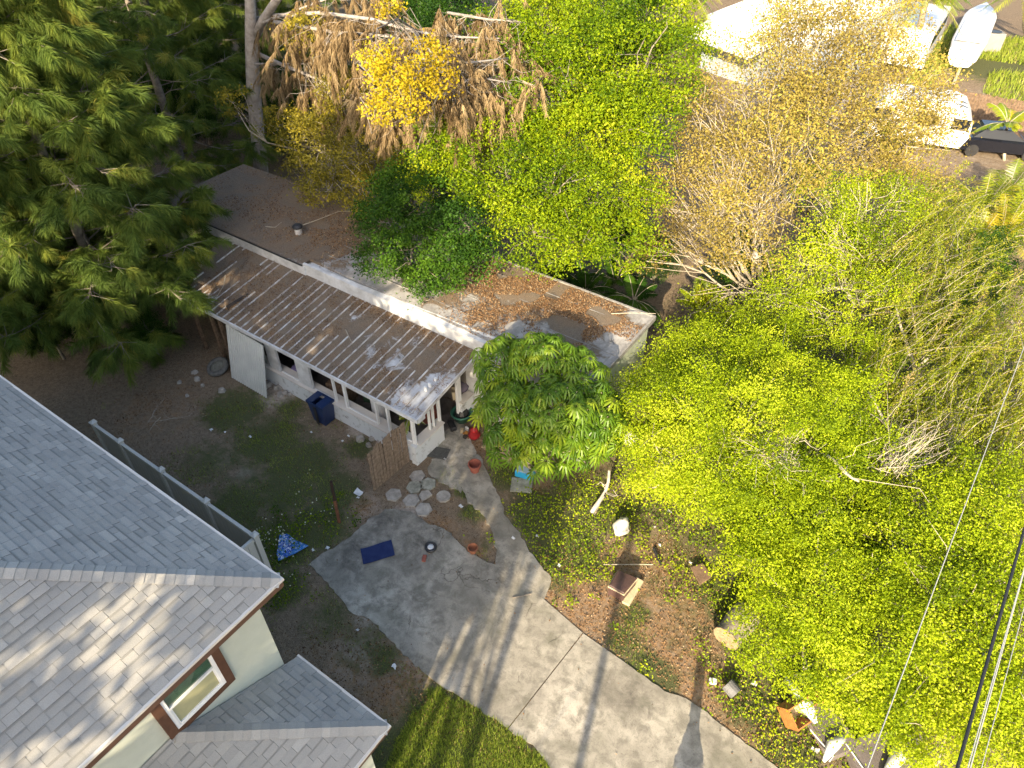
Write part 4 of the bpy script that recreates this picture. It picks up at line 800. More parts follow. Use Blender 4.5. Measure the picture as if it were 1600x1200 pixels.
for x in (-.9, -.1): tadd(MB().lathe((x, -1.12, .34), [(0, -.1), (.33, -.1), (.35, 0), (.33, .1), (0, .1)], 16, M=Mx), 'wheel', Mblack)
tadd(MB().box(Lt / 2 - .3, Lt / 2 + 1.1, -.06, .06, .5, .62), 'hitch', Mblack)
tadd(MB().lathe((Lt / 2 + .7, .0, .62), [(0, 0), (.16, .0), (.16, .55), (.1, .62), (0, .62)], 12), 'gas_bottle', Mwgloss)
c_ = at(1353, 210, .5); sw = empty('spare_wheel', c_, 'loose wheel with white spoked rim beside the camper trailer', 'wheel'); Mw = Matrix.Rotation(YAW, 3, 'Z') @ Matrix.Rotation(math.radians(62), 3, 'X')
MB().lathe(c_, [(.22, -.1), (.36, -.1), (.40, 0), (.36, .1), (.22, .1), (.22, -.1)], 20, M=Mw).build('tyre', Mblack, sw, smooth=True)
MB().lathe(c_, [(0, .0), (.05, .05), (.12, .02), (.22, .06), (.24, .1), (.24, .02), (0, -.02)], 20, M=Mw).build('rim', Mwgloss, sw, smooth=True)
for k in range(6):
    a_ = k * math.pi / 3; p_ = Mw @ Vector((.15 * math.cos(a_), .15 * math.sin(a_), .06)); MB().lathe((c_[0] + p_.x, c_[1] + p_.y, c_[2] + p_.z), [(0, .0), (.03, 0), (.03, .02), (0, .02)], 8, M=Mw).build('rim_hole', Mblack, sw)
# brown fence beyond
a, b_ = A(1492, 140, 1.8), A(1605, 158, 1.8); fn = empty('fence', tuple(a - (0, 0, 1.8)), 'weathered board fence between the camper trailer and the sunny grass', 'fence'); L_ = np.linalg.norm(b_ - a); d = (b_ - a) / L_; nn = np.array((-d[1], d[0], 0))
for k in range(int((L_ + 6) / .155)):
    p_ = a + d * k * .155; h = 1.75 + r_.uniform(-.05, .05); q0 = np.array((p_[0], p_[1], .03))
    if k < 100: MB().slab([q0, q0 + d * .14, q0 + d * .14 + (0, 0, h), q0 + (0, 0, h)], .02).build('board', Mwood, fn)
for z in (.5, 1.3):
    m_ = MB(); q0 = a * (1, 1, 0) + (0, 0, z) - nn * .03; m_.slab([q0, q0 + d * (L_ + 6), q0 + d * (L_ + 6) + (0, 0, .09), q0 + (0, 0, .09)], .04); m_.build('rail', Mwood, fn)
# black car
c_ = np.array(at(1552, 238)); ca = empty('parked_car', tuple(c_), 'black car half hidden behind the small palm at the right edge', 'car'); yw = math.radians(20); M = Matrix.Rotation(yw, 3, 'Z'); cc = Vector(tuple(c_))
def cadd(m_, nm, mt, par=None, sm=False): m_.v = [tuple(M @ Vector(q_) + cc) for q_ in m_.v]; return m_.build(nm, mt, par or ca, smooth=sm)
bp = [(-2.2, .35), (-2.25, .75), (-2.0, .92), (-1.35, .98), (1.0, .95), (1.95, .82), (2.2, .6), (2.2, .35)]; n = len(bp)
v = [(x, y, z - (.07 if abs(y) > .85 and z > .5 else 0)) for y in (-.9, -.78, .78, .9) for x, z in bp]
cadd(MB().add(v, [(s_ * n + i, s_ * n + (i + 1) % n, (s_ + 1) * n + (i + 1) % n, (s_ + 1) * n + i) for s_ in range(3) for i in range(n)] + [tuple(range(n)), tuple(range(4 * n - 1, 3 * n - 1, -1))]), 'body', Mcarb)
cadd(MB().add([(-1.5, -.75, .97), (.95, -.75, .95), (.95, .75, .95), (-1.5, .75, .97), (-1.0, -.6, 1.38), (.2, -.6, 1.4), (.2, .6, 1.4), (-1.0, .6, 1.38)], [(0, 1, 5, 4), (1, 2, 6, 5), (2, 3, 7, 6), (3, 0, 4, 7)]), 'windows', Mvglass)
cadd(MB().bevbox((-.4, 0, 1.38), (1.25, 1.22, .04), 0, .015), 'roof', Mcarb)
for x in (-1.35, 1.35):
    for s_ in (-1, 1): cadd(MB().lathe((x, s_ * .82, .33), [(0, -.1), (.31, -.1), (.33, 0), (.31, .1), (0, .1)], 18, M=Mx), 'wheel', Mblack)
for s_ in (-1, 1): cadd(MB().bevbox((2.12, s_ * .62, .58), (.12, .36, .16), 0, .03), 'headlight', Mwgloss)
# cables
def cable(a, b_, r, mt, lab, sag=.0):
    a, b_ = np.array(a), np.array(b_); d = b_ - a; p0, p1 = a - d * 4, b_ + d * 1.5
    pts = [p0 * (1 - t) + p1 * t for t in np.linspace(0, 1, 20)]
    one('power_line', MB().tube(pts, r, n=8), mt, tuple(p0), lab, 'power line', 'power lines crossing the lower right', smooth=True)
cable(A(1594, 850, 8), A(1496, 1200, 8), .019, Mcable, 'thick black power line crossing the lower right corner')
cable(A(1602, 885, 8), A(1516, 1200, 8), .008, Mcableg, 'thin pale wire running just right of the thick black line')
cable(A(1604, 875, 8.05), A(1512, 1200, 8.05), .006, Mcableg, 'thinner pale wire twinned with the one right of the black line')
cable(A(1604, 935, 7.6), A(1535, 1195, 7.6), .005, Mcableg, 'faint wire farthest right in the lower right corner')
cable(A(1599, 545, 6.5), A(1366, 1172, 6.5), .008, Mcableg, 'single grey wire slanting over the canopy left of the black line')
up_ = empty('utility_pole', (3.04, -11.2, 0), 'tall wooden utility pole standing behind the camera whose shadow crosses the driveway', 'pole')
MB().tube([(3.04, -11.2, -.1), (3.04, -11.2, 11.9)], .11, .085, n=12).build('pole', Mwood, up_, smooth=True); MB().box(2.6, 3.5, -11.33, -11.33 + .1, 11.3, 11.4).build('cross_arm', Mwood, up_)

# ================================================================== VEGETATION
def curve(a, b_, k, wob, r, sag=0.0):
    a, b_ = np.array(a, float), np.array(b_, float); L = np.linalg.norm(b_ - a); o = r.normal(size=3) * wob * L; o2 = r.normal(size=3) * wob * L * .6
    return [a + (b_ - a) * t + o * math.sin(math.pi * t) + o2 * math.sin(2 * math.pi * t) + np.array((0, 0, sag * L * math.sin(math.pi * t))) for t in np.linspace(0, 1, k)]
def tree(name, label, cat, base, fork, lobes, leaf, bark, seed, lsize=.065, kcl=14, nper=70, sig=.2, r0=.16, up=.9, twigs=.5, aspect=.55, group=None, rough=1.0, stems=1, hide_limb=False, flat=.75, twr=.012, shell=.5):
    r = np.random.default_rng(seed); base = np.array(base, float); fork = np.array(fork, float)
    o = empty(name, tuple(base), label, cat, group); wood = MB()
    for s_ in range(stems):
        off = r.normal(size=3) * (.25 if stems > 1 else 0) * (1, 1, 0)
        wood.tube(curve(base + off - (0, 0, .1), fork + off * 2, 6, .04, r), r0, r0 * .7, n=9)
    cl, ct = [], []
    for (c_, R) in lobes:
        c_ = np.array(c_, float); K = max(4, int(kcl * R * R)); 
        lb = curve(fork if r.random() < .6 else fork * .6 + base * .4, c_ - (0, 0, R * .25), 6, .07, r, .05); wood.tube(lb, r0 * .5, r0 * .16, n=6)
        dv = unit(r.normal(size=(K, 3)) + (0, 0, .35)); rad = (shell + (1 - shell) * r.random(K) ** .6)[:, None] * R
        cc = c_ + dv * rad * (1, 1, flat) + r.normal(size=(K, 3)) * .12 * R; lt = r.normal() * .10
        cl.append(cc); ct.append(np.clip(.45 + lt + r.normal(size=K) * .16, 0, 1))
        for k in range(K):
            if r.random() < twigs:
                i = r.integers(2, 6); wood.tube(curve(lb[i], cc[k], 4, .08, r, .06), r0 * .13 + .004, twr * .5, n=3, cap=False)
    cl = np.concatenate(cl); ct = np.concatenate(ct); n = len(cl)
    P = np.repeat(cl, nper, 0) + r.normal(size=(n * nper, 3)) * sig * np.repeat(r.uniform(.6, 1.35, n), nper)[:, None] * (1, 1, .6)
    P[:, 2] = np.maximum(P[:, 2], .05)
    T = np.clip(np.repeat(ct, nper) + r.normal(size=n * nper) * .16 * rough + (vnoise(P[:, 0] + 60, P[:, 1] + P[:, 2] * .7 + 60, .55, seed) - .5) * .55, 0, 1)
    wood.build('trunk', bark, o, smooth=True)
    quads('crown', leaf_quads(P, lsize, up, aspect, r=r), leaf, o, T)
    return o
def Lb_(lst): return [(at(a, b_, z), R) for (a, b_, z, R) in lst]

# --- golden, half bare trees at the centre right
gold1 = [(1065, 150, 7, 1.5), (1120, 190, 7.2, 1.6), (1185, 120, 8.2, 1.9), (1150, 250, 6.6, 1.6), (1090, 250, 6, 1.5), (1040, 300, 5, 1.3), (1050, 370, 4, 1.1), (1120, 330, 5.5, 1.4), (1190, 310, 6.2, 1.6), (1210, 210, 7.5, 1.7), (1180, 395, 4.6, 1.1), (1010, 400, 3.4, .8), (1225, 60, 8.6, 1.5), (1130, 400, 4.2, .9)]
tree('tree', 'half bare golden tree with many pale stems fanning up in the upper centre right', 'tree', at(1170, 500), at(1178, 445, 2.2), Lb_(gold1), L_gold, Mbarkp, 101, .08, 20, 46, .26, .11, .6, .6, .6, twr=.016, shell=.2, stems=3)
gold2 = [(1260, 90, 8.6, 1.8), (1310, 50, 9, 1.8), (1350, 100, 8.6, 1.7), (1290, 160, 8, 1.7), (1350, 180, 7.5, 1.5), (1400, 140, 7.8, 1.4), (1250, 170, 7.6, 1.5), (1420, 215, 6.4, 1.2), (1450, 150, 7.2, .9), (1400, 240, 5.6, 1.1), (1340, 20, 9, 1.3), (1430, 90, 7.6, .8), (1465, 195, 6.6, .9), (1430, 170, 6.9, 1.0), (1390, 205, 6.2, 1.0), (1460, 110, 7.6, .7), (1410, 285, 4.8, 1.0), (1450, 290, 4.4, .9),  (1400, 40, 8.6, 1.3), (1290, 250, 6.5, 1.4), (1440, 180, 6.5, 1.0), (1235, 20, 9, 1.4), (1370, 270, 5, 1.1)]
tree('tree', 'golden leaved tree with pale fanned stems in front of the camper trailer', 'tree', at(1240, 330), at(1240, 270, 3), Lb_(gold2), L_gold, Mbarkp, 102, .08, 20, 52, .26, .11, .6, .6, .6, twr=.016, shell=.2, stems=4)
# --- green trees behind the old house
gA = [(705, 235, 6.2, 1.5), (720, 290, 5.4, 1.4), (790, 250, 6.6, 1.7), (860, 290, 6.2, 1.7), (935, 300, 5.6, 1.6), (835, 350, 5.2, 1.4), (905, 380, 4.7, 1.2), (965, 375, 4.6, 1.2), (780, 330, 5.4, 1.3), (700, 190, 6.8, 1.0), (990, 320, 5, 1.0), (860, 400, 4.4, .8), (750, 200, 7, 1.3)]
tree('tree', 'bright green leafy tree rising right behind the old roof', 'tree', (-12.5, 20.5, 0), (-12.3, 20, 3), Lb_(gA), L_green, Mbark, 103, .08, 20, 125, .25, .2, .8, .35, group=None)
gB = [(800, 110, 8, 1.6), (870, 150, 8, 1.8), (930, 90, 8.6, 2), (1000, 110, 8.4, 1.9), (1060, 80, 8, 1.3), (870, 50, 9, 1.8), (950, 20, 9.3, 2), (1030, 25, 8.8, 1.7), (940, 190, 7.3, 1.7), (1010, 200, 7, 1.4), (960, 240, 6.4, 1.3), (840, 10, 9.2, 1.4), (780, 60, 8.6, 1.2), (870, 215, 7, 1.3)]
tree('tree', 'large dense green tree at the top centre, left of the white awning', 'tree', (-15, 30, 0), (-15, 29.5, 4), Lb_(gB), L_green, Mbark, 104, .09, 19, 125, .27, .25, .8, .35)
gC = [(640, 400, 4.1, 1.1), (690, 428, 3.9, .8), (600, 350, 4.5, 1.1), (660, 320, 5, 1.3), (715, 365, 4.9, 1.2), (620, 290, 5, 1.0), (595, 400, 3.9, .7), (740, 400, 4.5, .8), (660, 445, 3.7, .5), (650, 260, 5.6, .8)]
tree('tree', 'dark green shrubby tree hanging over the middle of the old roof', 'tree', (-16.5, 18.2, 0), (-16.3, 17.6, 3), Lb_(gC), L_deep, Mbark, 105, .085, 34, 110, .18, .12, .8, .4)
# --- yellow and olive tree by the dead branches
yA = [(615, 100, 9.8, .55), (665, 85, 9.9, .5), (585, 80, 10, .45), (645, 130, 9.5, .5), (640, 165, 9.2, .55), (610, 150, 9.2, .35), (690, 95, 9.8, .35), (585, 180, 8.7, .4), (605, 15, 10.4, .4), (600, 130, 9.5, .5), (690, 130, 9.5, .4)]
tree('tree', 'bright yellow leaved tree glowing in the sun beside the dead brown branches', 'tree', (-21, 22, 0), (-20, 21.5, 4), Lb_(yA), L_yellow, Mbark, 106, .085, 40, 60, .16, .1, .7, .8, twr=.015)
yB = [(520, 200, 5.2, 1.1), (470, 210, 4.8, 1.0), (560, 245, 5, 1.2), (510, 290, 4.2, .9), (570, 300, 4.3, 1.0), (480, 265, 4.2, .8), (440, 190, 5, .7), (540, 150, 6.2, 1.0), (480, 50, 8, .9), (620, 240, 5.2, .9), (365, 160, 6, .5)]
tree('tree', 'sparse olive tree drooping over the back corner of the old roof', 'tree', (-22.5, 20, 0), (-22, 19.5, 3), Lb_(yB), L_olive, Mbarkp, 107, .09, 30, 85, .2, .1, .7, .8, twr=.02)

# --- bright low canopy right of the umbrella tree
bA = [(1045, 590, 2.8, 1.0), (1095, 560, 3.2, 1.2), (1170, 575, 3.4, 1.3), (1010, 640, 3, 1.1), (1085, 645, 3.6, 1.3), (1165, 655, 3.8, 1.3), (1040, 715, 3, 1.1), (1120, 725, 3.4, 1.2), (1075, 525, 2.8, .7), (1025, 755, 1.8, .7), (1085, 775, 2.2, .8), (1140, 520, 3, .9)]
tree('tree', 'wide low bright yellow-green tree next to the umbrella tree', 'tree', (-3.6, 15.2, 0), (-3.4, 14.8, 1.6), Lb_(bA), L_bright, Mbarkp, 108, .056, 34, 175, .19, .13, .9, .3)
bB = [(1240, 600, 3.4, 1.2), (1245, 670, 3.8, 1.3), (1310, 640, 3.6, 1.2), (1200, 740, 3.4, 1.2), (1280, 740, 3.2, 1.2), (1340, 700, 3.2, 1.1), (1180, 810, 2.8, 1.0), (1250, 820, 2.8, 1.1), (1320, 800, 2.6, 1.0), (1240, 530, 3, 1.0), (1340, 560, 3, 1.0)]
tree('tree', 'bright yellow-green tree with a bleached dead branch pile on its crown', 'tree', (-1.0, 14.6, 0), (-.8, 14.2, 1.6), Lb_(bB), L_bright, Mbarkp, 109, .056, 32, 175, .19, .13, .9, .35)
bC = [(1190, 900, 2.3, .9), (1240, 950, 2.4, 1.0), (1200, 990, 2.0, .8), (1290, 900, 2.7, 1.0), (1310, 980, 2.5, 1.0), (1260, 1040, 2.1, .8), (1330, 1060, 2.2, .9), (1390, 1000, 2.6, 1.0), (1370, 920, 2.6, .9), (1400, 1090, 2.0, .8), (1320, 1125, 1.6, .5), (1225, 860, 2.4, .8)]
tree('tree', 'bright yellow-green tree spreading over the dumped sofa and cabinet', 'tree', (1.2, 11.6, 0), (1.2, 11.2, 1.2), Lb_(bC), L_bright, Mbarkp, 110, .056, 36, 175, .18, .1, .9, .3)
bD = [(1440, 880, 3, 1.1), (1500, 830, 3.2, 1.2), (1560, 780, 3.4, 1.2), (1470, 960, 3, 1.1), (1540, 910, 3.2, 1.2), (1600, 860, 3.4, 1.2), (1460, 1050, 2.6, 1.0), (1530, 1000, 3, 1.1), (1590, 960, 3, 1.1), (1450, 1130, 2.2, .9), (1520, 1100, 2.6, 1.0), (1590, 1060, 2.8, 1.1), (1560, 1180, 2.4, 1.0), (1470, 1190, 1.9, .8), (1390, 840, 2.8, 1.0), (1440, 780, 3, 1.0), (1630, 1150, 2.6, 1)]
tree('tree', 'yellow-green tree filling the lower right corner below the power lines', 'tree', (3.6, 13, 0), (3.6, 12.6, 1.4), Lb_(bD), L_bright, Mbarkp, 111, .056, 28, 175, .19, .12, .8, .5)
gD = [(1290, 300, 5.4, 1.2), (1350, 320, 5.2, 1.2), (1300, 370, 4.8, 1.2), (1250, 420, 4, 1.1), (1370, 380, 4.6, 1.1), (1320, 440, 4, 1.1), (1220, 470, 3.4, 1.0), (1290, 490, 3.4, 1.0), (1400, 310, 5.2, 1.0), (1170, 490, 2.6, .8), (1100, 480, 2.0, .8), (1380, 450, 4, 1)]
tree('tree', 'loose green tree with pale forked trunk between the golden trees and the bright canopy', 'tree', at(1345, 560), at(1345, 440, 2.6), Lb_(gD), L_bright, Mbarkp, 112, .065, 26, 90, .24, .12, .7, .8, twr=.02, shell=.35)

# --- willowy right-hand trees: long arching whips with fine leaves
def whips(label, base, pts, leaf, seed, n, Lm, dirpx, lsize=.05, nl=60, name='tree'):
    r = np.random.default_rng(seed); o = empty(name, tuple(base), label, 'tree'); wood = MB(); base = np.array(base, float); Pl, Tl, Dl = [], [], []
    fork = base + (0, 0, 1.8); wood.tube(curve(base - (0, 0, .1), fork, 5, .05, r), .16, .11, n=8)
    for c_ in pts: wood.tube(curve(fork, np.array(c_, float), 6, .08, r), .08, .035, n=5)
    dr = np.array(dirpx, float)
    for k in range(n):
        c_ = np.array(pts[r.integers(len(pts))], float) + r.normal(size=3) * (.6, .6, .35); d = unit(dr + r.normal(size=3) * (.28, .28, .28)); L = Lm * r.uniform(.6, 1.3)
        ts = np.linspace(0, 1, 7); cv = [c_ + d * L * t + np.array((0, 0, -.30 * L * t * t)) + r.normal(size=3) * .02 for t in ts]
        (wood.tube(cv, .0075, .003, n=3, cap=False) if r.random() < .8 else None)
        t = r.random(nl) ** .8; p_ = c_ + d[None] * L * t[:, None] + np.array((0, 0, -1.))[None] * (.30 * L * t * t)[:, None] + r.normal(size=(nl, 3)) * .055
        Pl.append(p_); Tl.append(np.clip(.5 + r.normal() * .2 + r.normal(size=nl) * .15, 0, 1)); Dl.append(np.repeat(d[None], nl, 0) + r.normal(size=(nl, 3)) * .5)
    wood.build('trunk', Mbarkp, o, smooth=True); Pl = np.concatenate(Pl); Pl[:, 2] = np.maximum(Pl[:, 2], .05)
    quads('crown', leaf_quads(Pl, lsize, .7, .42, D=np.concatenate(Dl), r=r), leaf, o, np.concatenate(Tl)); return o
wd = np.array(at(1500, 460, 4)) - np.array(at(1400, 560, 3.2)); wd = wd / np.linalg.norm(wd)
L_will = leafmat('willowy_leaves', [(0, (.09, .13, .01)), (.5, (.25, .30, .015)), (.8, (.38, .38, .03)), (1, (.42, .33, .12))], .45)
whips('willowy tree with long arching pale branches on the right, above the power lines', at(1400, 700), [at(*q_) for q_ in ((1380, 690, 2.6), (1420, 640, 3.2), (1380, 560, 3.2), (1450, 560, 3.6), (1400, 480, 3.8), (1480, 700, 3), (1520, 640, 3.4), (1340, 640, 3), (1450, 760, 2.8))], L_will, 120, 430, 2.3, wd, .06, 150)
whips('willowy tree with arching brown tipped branches below the black car', at(1440, 480), [at(*q_) for q_ in ((1400, 440, 4), (1450, 400, 4.4), (1420, 340, 4.6), (1480, 460, 4), (1380, 380, 4.4), (1350, 420, 4), (1470, 330, 4.2))], L_will, 121, 330, 2.4, wd, .07, 120)
whips('dense willowy tree at the right edge under the slanting grey wire', at(1600, 640), [at(*q_) for q_ in ((1540, 560, 3.6), (1580, 500, 3.8), (1560, 640, 3.4), (1600, 600, 3.6), (1560, 720, 3), (1600, 700, 3.2), (1620, 540, 3.4), (1500, 760, 3))], L_will, 122, 380, 2.0, wd, .06, 150)
# dead branch piles and bleached logs lying in the canopy
def brush(c_, R, n, seed, lab, mt=None, L=1.0, d0=None):
    r = np.random.default_rng(seed); m_ = MB(); c_ = np.array(c_, float)
    for k in range(n):
        a = c_ + r.normal(size=3) * (R * .4, R * .4, .1); d = r.normal(size=3) * (1, 1, .35) if d0 is None else np.array(d0) + r.normal(size=3) * (.35, .35, .2); b_ = a + unit(d) * L * r.uniform(.5, 1.2); m_.tube(curve(a, b_, 5, .1, r), r.uniform(.005, .012), .003, n=3, cap=False)
    return one('brush_pile', m_, mt or Mbarkp, tuple(c_), lab, 'dead branches')
brush(at(1205, 700, 4.0), .7, 110, 31, 'tangled bleached dead twigs lying on top of the bright canopy', L=.9)
brush(at(50, 20, 10), .9, 70, 32, 'bundle of bare silvery twigs in the top left corner', L=1.6)
brush(at(1390, 730, 3.3), .6, 80, 33, 'fan of straight pale dead stems at the foot of the willowy tree', L=1.6, d0=wd)
brush(at(245, 660, .15), .5, 12, 34, 'dead branch with twigs lying on the shaded yard near the pine', mt=Mbarkp, L=.9)
for k, (a, b_, R, lb) in enumerate([((1292, 712, 3.9), (1342, 752, 3.6), .045, 'bleached dead trunk lying across the canopy right of the twig pile'), ((1357, 612, 3.9), (1392, 675, 3.4), .04, 'mottled pale trunk piece standing in the willowy tree'), ((925, 800, .1), (952, 735, 1.0), .07, 'pale broken tree stump leaning in the grass right of the umbrella tree'), ((1345, 905, 2.7), (1380, 885, 2.9), .03, 'short grey dead branch in the canopy above the corner trees'), ((1155, 480, .2), (1180, 400, 5), .12, 'bare grey trunk leaning up through the golden tree')]):
    r = np.random.default_rng(200 + k); m_ = MB(); cv = curve(A(*a), A(*b_), 6, .05, r); m_.tube(cv, R, R * .6, n=8)
    for j in range(5): i = r.integers(1, 6); m_.tube(curve(cv[i], cv[i] + r.normal(size=3) * .5, 4, .1, r), R * .3, .005, n=4)
    one('dead_branch', m_, Mbarkp if k != 2 else Mbarkw, at(*a), lb, 'dead branch', smooth=True)

# --- umbrella tree
def umbrella(seed):
    r = np.random.default_rng(seed); lob = Lb_([(790, 570, 3.6, .9), (850, 570, 4.0, 1.0), (905, 590, 3.8, .9), (800, 640, 3.4, .9), (870, 650, 3.8, 1.0), (920, 660, 3.2, .9), (790, 690, 2.5, .6), (850, 700, 2.6, .8), (900, 700, 2.5, .6), (950, 640, 2.8, .6), (755, 640, 2.8, .4), (940, 690, 2.2, .4)])
    base = np.array((-7.3, 12.0, 0)); o = empty('umbrella_tree', tuple(base), 'umbrella tree with star shaped drooping leaf rosettes at the right end of the house', 'tree'); wood = MB(); V, T = [], []
    for s_ in range(4): wood.tube(curve(base + r.normal(size=3) * (.15, .15, 0), np.array(lob[s_ * 2][0]) - (0, 0, .4), 6, .06, r), .07, .04, n=7)
    pts = []
    for (c_, R) in lob:
        K = int(90 * R * R)
        for k in range(K):
            d = unit(r.normal(size=3) + (0, 0, .7)); p_ = np.array(c_) + d * R * (.75 + .3 * r.random()) * (1, 1, .8)
            if all(np.linalg.norm(p_ - q_[0]) > .15 for q_ in pts): pts.append((p_, d, c_))
    for (p_, d, c_) in pts:
        if r.random() < .5: wood.tube([np.array(c_), p_ * .5 + np.array(c_) * .5 + r.normal(size=3) * .05, p_], .018, .008, n=4, cap=False)
        ax = unit(d * .7 + np.array((0, 0, .9)) + r.normal(size=3) * .2); a = unit(np.cross(ax, (1, .3, .1))); b_ = np.cross(ax, a); nl = r.integers(10, 14); L = r.uniform(.24, .33); ph = r.random() * 6; tt = np.clip(r.normal(.45, .2), 0, 1)
        for j in range(nl):
            th = ph + 2 * math.pi * j / nl; e = a * math.cos(th) + b_ * math.sin(th); s_ = np.cross(ax, e); ll = L * r.uniform(.85, 1.1)
            P0 = p_ + e * .03; P1 = p_ + e * ll * .4 + ax * .02 - np.array((0, 0, .02)); P2 = p_ + e * ll * .8 - ax * .07 - (0, 0, .05); P3 = p_ + e * ll * 1.02 - ax * .14 - (0, 0, .09); w0 = .027 * ll / .3
            V.append([P0, P0, P1 + s_ * w0 * 1.1 - ax * .012, P1]); V.append([P0, P0, P1, P1 - s_ * w0 * 1.1 - ax * .012][::1])
            V.append([P1, P1 + s_ * w0 * 1.1 - ax * .012, P2 + s_ * w0 * 1.1 - ax * .015, P2]); V.append([P1, P2, P2 - s_ * w0 * 1.1 - ax * .015, P1 - s_ * w0 * 1.1 - ax * .012]); V.append([P2 + s_ * w0 * 1.1 - ax * .015, P2, P3, P3]); V.append([P2, P2 - s_ * w0 * 1.1 - ax * .015, P3, P3])
            T += [tt + r.normal() * .05] * 6
    V = np.array(V, float); V += r.normal(size=V.shape) * .0004
    wood.build('trunk', Mbarkp, o, smooth=True); quads('crown', V, L_umb, o, np.clip(np.array(T), 0, 1)); return o
umbrella(40)

# --- palms
def palm(name, lab, base, top, n, L, seed, trunk_r=.13, lmat=None, el=(.1, 1.2), nlf=34, wl=.42, ww=.035):
    r = np.random.default_rng(seed); o = empty(name, tuple(base), lab, 'palm'); base, top = np.array(base, float), np.array(top, float); wood = MB(); wood.tube(curve(base - (0, 0, .1), top, 6, .02, r), trunk_r, trunk_r * .8, n=9); V = []; T = []
    for k in range(n):
        az = 2.4 * k + r.normal() * .2; e = r.uniform(*el); d = np.array((math.cos(az) * math.cos(e), math.sin(az) * math.cos(e), math.sin(e))); ll = L * r.uniform(.8, 1.15)
        f_ = lambda t: top + d * ll * t + np.array((0, 0, -.75 * ll * t * t * math.cos(e)))
        wood.tube([f_(t) for t in np.linspace(0, 1, 7)], .022, .005, n=4, cap=False); s_ = unit(np.cross(d, (0, 0, 1))); tt = np.clip(r.normal(.5, .25), 0, 1)
        for j in range(nlf):
            t = .15 + .85 * j / nlf; p_ = f_(t); tg = unit(f_(min(t + .02, 1.02)) - f_(t - .02)); lw = wl * math.sin(math.pi * min(1, .15 + .85 * t)) ** .5 * ll / 2
            for sg in (-1, 1):
                e_ = unit(s_ * sg + tg * .55 + np.array((0, 0, -.35)) + r.normal(size=3) * .08) * lw * r.uniform(.8, 1.1); V.append([p_ - tg * ww * .5, p_ + tg * ww * .5, p_ + e_ * .6 + tg * ww * .6 - (0, 0, .02), p_ + e_ - (0, 0, .08 * lw)]); T.append(np.clip(tt + r.normal() * .08, 0, 1))
    wood.build('trunk', Mbarkp, o, smooth=True); quads('crown', np.array(V), lmat or L_palm, o, np.array(T)); return o
palm('palm', 'palm whose long fronds hang beside the white awning at the top edge', at(1060, 95), at(1068, -10, 5), 26, 2.8, 51, nlf=50, ww=.03)
palm('palm', 'tall palm with rough trunk between the white camper van and the boat', at(1432, 95), at(1447, 0, 4.5), 34, 3.0, 52, .22, nlf=50, ww=.03)
palm('palm', 'small palm growing over the black car at the right edge', at(1570, 250), at(1574, 195, 1.6), 11, 1.9, 53, .08, el=(.3, 1.1), ww=.06)
palm('palm', 'palm at the top right corner above the dark hedge', at(1610, 60), at(1600, -10, 3.5), 22, 2.6, 58, nlf=44, ww=.04)
for k, (px, py, z, L) in enumerate([(1530, 330, 1.6, 2.0), (1570, 300, 2.0, 2.0), (1560, 370, 1.8, 2.0), (1600, 350, 2.0, 2.1), (1520, 380, 1.4, 1.7)]):
    palm('areca_palm', ('leftmost golden areca palm of the clump below the black car', 'highest areca palm of the clump just below the black car', 'middle areca palm of the clump at the right edge', 'rightmost areca palm of the clump cut by the right edge', 'lowest areca palm of the clump beside the willowy tree')[k], at(px, py + 25), at(px, py + 8, z * .5), 26, L * 1.25, 60 + k, .06, el=(.35, 1.35), ww=.03, nlf=26)
palm('fan_palm', 'yellow-green fan palm in the gap right of the house end', at(1095, 515), at(1095, 485, 1.0), 16, 1.5, 71, .07, el=(.5, 1.4), ww=.05)
for k, (px, py) in enumerate([(915, 455), (960, 440), (990, 470), (880, 440)]):
    palm('fan_palm', ('shaded fan palm tight behind the roof edge', 'shaded fan palm in the dark gap under the green tree', 'shaded fan palm by the right rear corner of the roof', 'leftmost shaded fan palm behind the roof edge')[k], at(px, py), at(px, py, .8), 14, 1.5, 75 + k, .07, lmat=L_deep, el=(.4, 1.3), ww=.05)
o_ = palm('potted_plant', 'yellow-green spiky plant standing in the porch corner behind the gate', (-10.95, 10.6, .76), (-10.95, 10.6, 1.35), 16, .5, 80, .03, el=(.2, 1.2), nlf=14, ww=.03); o_['category'] = 'plant'

# --- pines with drooping needle plumes
def needles(bases, dirs, Ls, per, nl, seed, droop=.5, wdt=.011, tb=.5, ts=.15):
    r = np.random.default_rng(seed); n = len(bases); B_ = np.repeat(bases, per, 0); D = np.repeat(dirs, per, 0); L = np.repeat(Ls, per)[:, None]; t = (.1 + .9 * r.random(n * per))[:, None]
    P = B_ + D * L * t + np.array((0, 0, -.25)) * L * t * t
    nd = unit(D * .7 + unit(r.normal(size=P.shape)) * .8 + np.array((0, 0, -droop))) ; ln = nl * (.6 + .6 * r.random((n * per, 1)))
    tip = P + nd * ln + np.array((0, 0, -.22)) * ln; md = P + nd * ln * .5 + np.array((0, 0, .03)) * ln
    s_ = unit(np.cross(nd, r.normal(size=P.shape))) * wdt * .5
    V = np.stack([P - s_, P + s_, md + s_, tip, md - s_], 1)
    T = np.clip(np.repeat(tb + r.normal(size=n) * ts, per) + r.normal(size=n * per) * .10, 0, 1); return V, T
